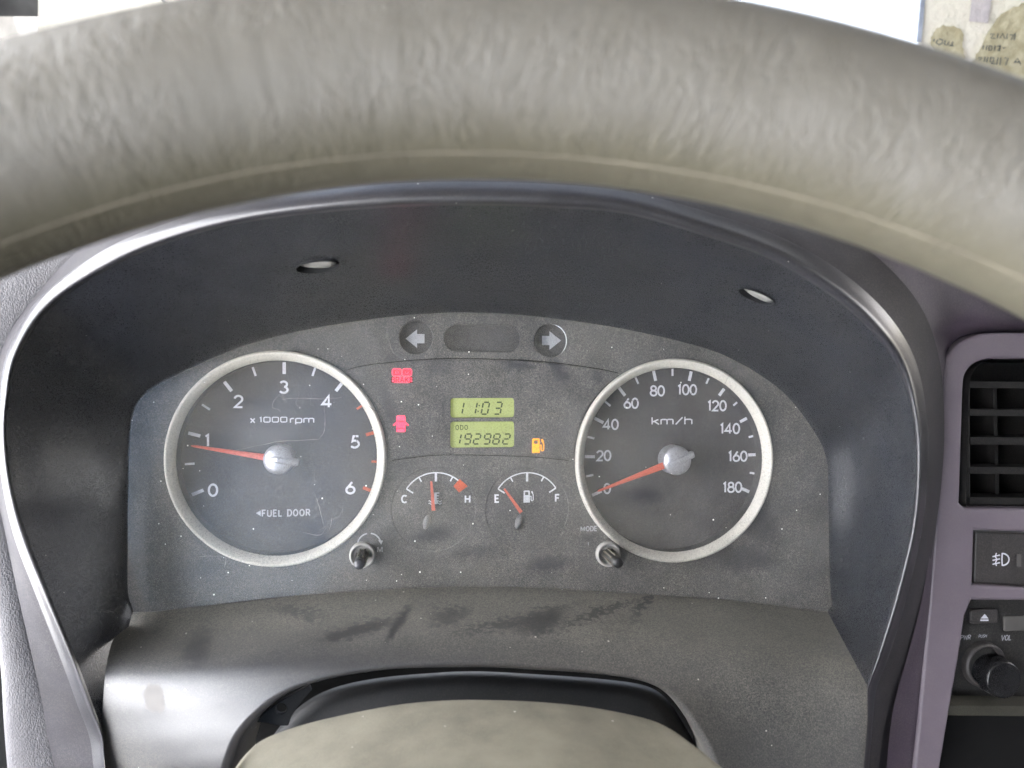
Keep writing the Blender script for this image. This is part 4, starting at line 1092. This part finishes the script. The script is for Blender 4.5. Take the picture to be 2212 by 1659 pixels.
tag(n2, 'large stained olive sticker with three handwritten lines, at the right edge of the picture', 'sticker')
scribble([[(2139,74),(2148,73),(2140,82),(2150,83)], [(2156,72),(2154,83)], [(2160,83),(2166,72),(2171,84)], [(2176,73),(2175,84)], [(2181,76),(2190,75),(2184,86)], [(2193,72),(2191,87)],
          [(2125,98),(2123,107)], [(2132,98),(2130,108)], [(2137,99),(2136,109),(2142,108),(2143,100),(2137,99)], [(2150,98),(2148,110)], [(2154,100),(2162,100),(2155,110)], [(2160,97),(2159,111)], [(2166,104),(2172,103)],
          [(2113,125),(2122,124),(2116,131)], [(2128,122),(2126,134)], [(2134,123),(2131,135)], [(2140,124),(2139,134),(2146,133),(2147,125),(2140,124)], [(2140,137),(2150,138)], [(2156,124),(2153,140)], [(2162,124),(2160,141)], [(2170,125),(2178,126),(2172,141)], [(2190,136),(2198,126),(2205,140)], [(2192,134),(2204,134)]], .0105, n2, 2.2)
tp = flat('tape', [(2102,-30),(2146,-30),(2134,50),(2094,46)], .0085, .0004, paper('grey_tape', (.50, .47, .46), (.42, .40, .40), .1))
tag(tp, 'short strip of pinkish grey tape on the cream sheet between the stickers', 'tape')
sn = flat('notice_sheet', [(84,-80),(420,-80),(430,60),(330,130),(80,130),(82,60)], .006, .0006, M['cream'])
tag(sn, 'cream notice sheet inside the windscreen at the upper left with black pen strokes', 'paper')
scribble([[(345,-6),(356,10),(370,36)], [(350,0),(372,16),(400,28)], [(340,-30),(350,0)]], .0068, sn, 2.4)
bx = flat('dark_window_band', [(-400,-80),(86,-80),(88,36),(-400,32)], .004, .002, plastic('dark_band', (.05, .05, .048), .7, .4, grain=.8, grain_scale=.2, var=.5))
tag(bx, 'dark grey band on the windscreen in the upper left corner', 'window tint')

def world_obj(name, V, Fc, mat, **kw):                # built level with the real ground, not leaned back
    Ti = T.inverted(); return obj(name, [Ti @ Vector(p) for p in V], Fc, mat, smooth=False, **kw)
def box(x0, y0, z0, x1, y1, z1):
    V = [(x, y, z) for z in (z0, z1) for y in (y0, y1) for x in (x0, x1)]
    return V, [(0, 2, 3, 1), (4, 5, 7, 6), (0, 1, 5, 4), (2, 6, 7, 3), (0, 4, 6, 2), (1, 3, 7, 5)]
M['wall'] = plastic('whitewash', (.79, .83, .89), .8, .3, grain=0, var=.05)
M['ground'] = plastic('concrete_ground', (.36, .35, .33), .9, .3, grain=0)
M['lining'] = plastic('cab_lining', (.13, .125, .115), .8, .3, grain=0)
M['trim'] = plastic('cab_trim', (.05, .048, .048), .7, .4, grain=0)
tag(world_obj('ground', *box(-150, -150, -1.7, 150, 150, -1.6), M['ground']), kind='structure')
tag(world_obj('side_reflector', *box(-3.4, -7, -1.6, -3.0, 3.5, 3.2), M['wall']), 'unseen white block added beside the driver side to brighten the glossy highlights', 'reflector')  # unseen reflector, added to brighten highlights through the left window
tag(world_obj('yard_wall', *box(-6, 4.2, -1.6, 9, 4.5, 1.9), M['wall']), 'whitewashed wall outside, glaring white through the windscreen', 'wall')
# cab shell behind and beside the camera (it shades the dashboard)
def quadhole(x0, x1, y0, y1, hx0, hx1, hy0, hy1, f):
    """frame of four slabs round an opening; f maps (s,t,d) to a point"""
    out = []
    for a, b, c, d in ((x0, x1, y0, hy0), (x0, x1, hy1, y1), (x0, hx0, hy0, hy1), (hx1, x1, hy0, hy1)):
        V = [f(s, t, k_) for k_ in (0, .04) for t in (c, d) for s in (a, b)]
        out.append((V, [(0, 2, 3, 1), (4, 5, 7, 6), (0, 1, 5, 4), (2, 6, 7, 3), (0, 4, 6, 2), (1, 3, 7, 5)]))
    return join(*out)
tag(world_obj('cab_roof', *box(-.55, -.9, .55, 1.3, .72, .60), M['lining']), kind='structure')
tag(world_obj('sky_blocker', *box(-.55, .56, .26, 1.3, .72, .50), M['trim']), kind='structure')  # unseen block added under the roof to cut sky glare off the rim
tag(world_obj('cab_floor', *box(-.55, -.9, -1.05, 1.3, 1.2, -1.0), M['trim']), kind='structure')
tag(world_obj('left_door', *quadhole(-.9, 1.2, -1.0, .55, -.86, .60, -.42, .47, lambda s, t, d: (-.52 - d, s, t)), M['trim']), kind='structure')
tag(world_obj('right_door', *quadhole(-.9, 1.2, -1.0, .55, -.05, .50, -.05, .38, lambda s, t, d: (1.25 + d, s, t)), M['trim']), kind='structure')
tag(world_obj('cab_rear_wall', *quadhole(-.55, 1.3, -1.0, .55, -.54, -.02, -.06, .45, lambda s, t, d: (s, -.85 - d, t)), M['lining']), kind='structure')

# ------------------------------------------------------------------ lean everything back together
for o in list(scene.objects):
    if o.parent is None and o not in (cam_ob, sun_ob):
        o.matrix_world = T @ Matrix.Translation(o.location)
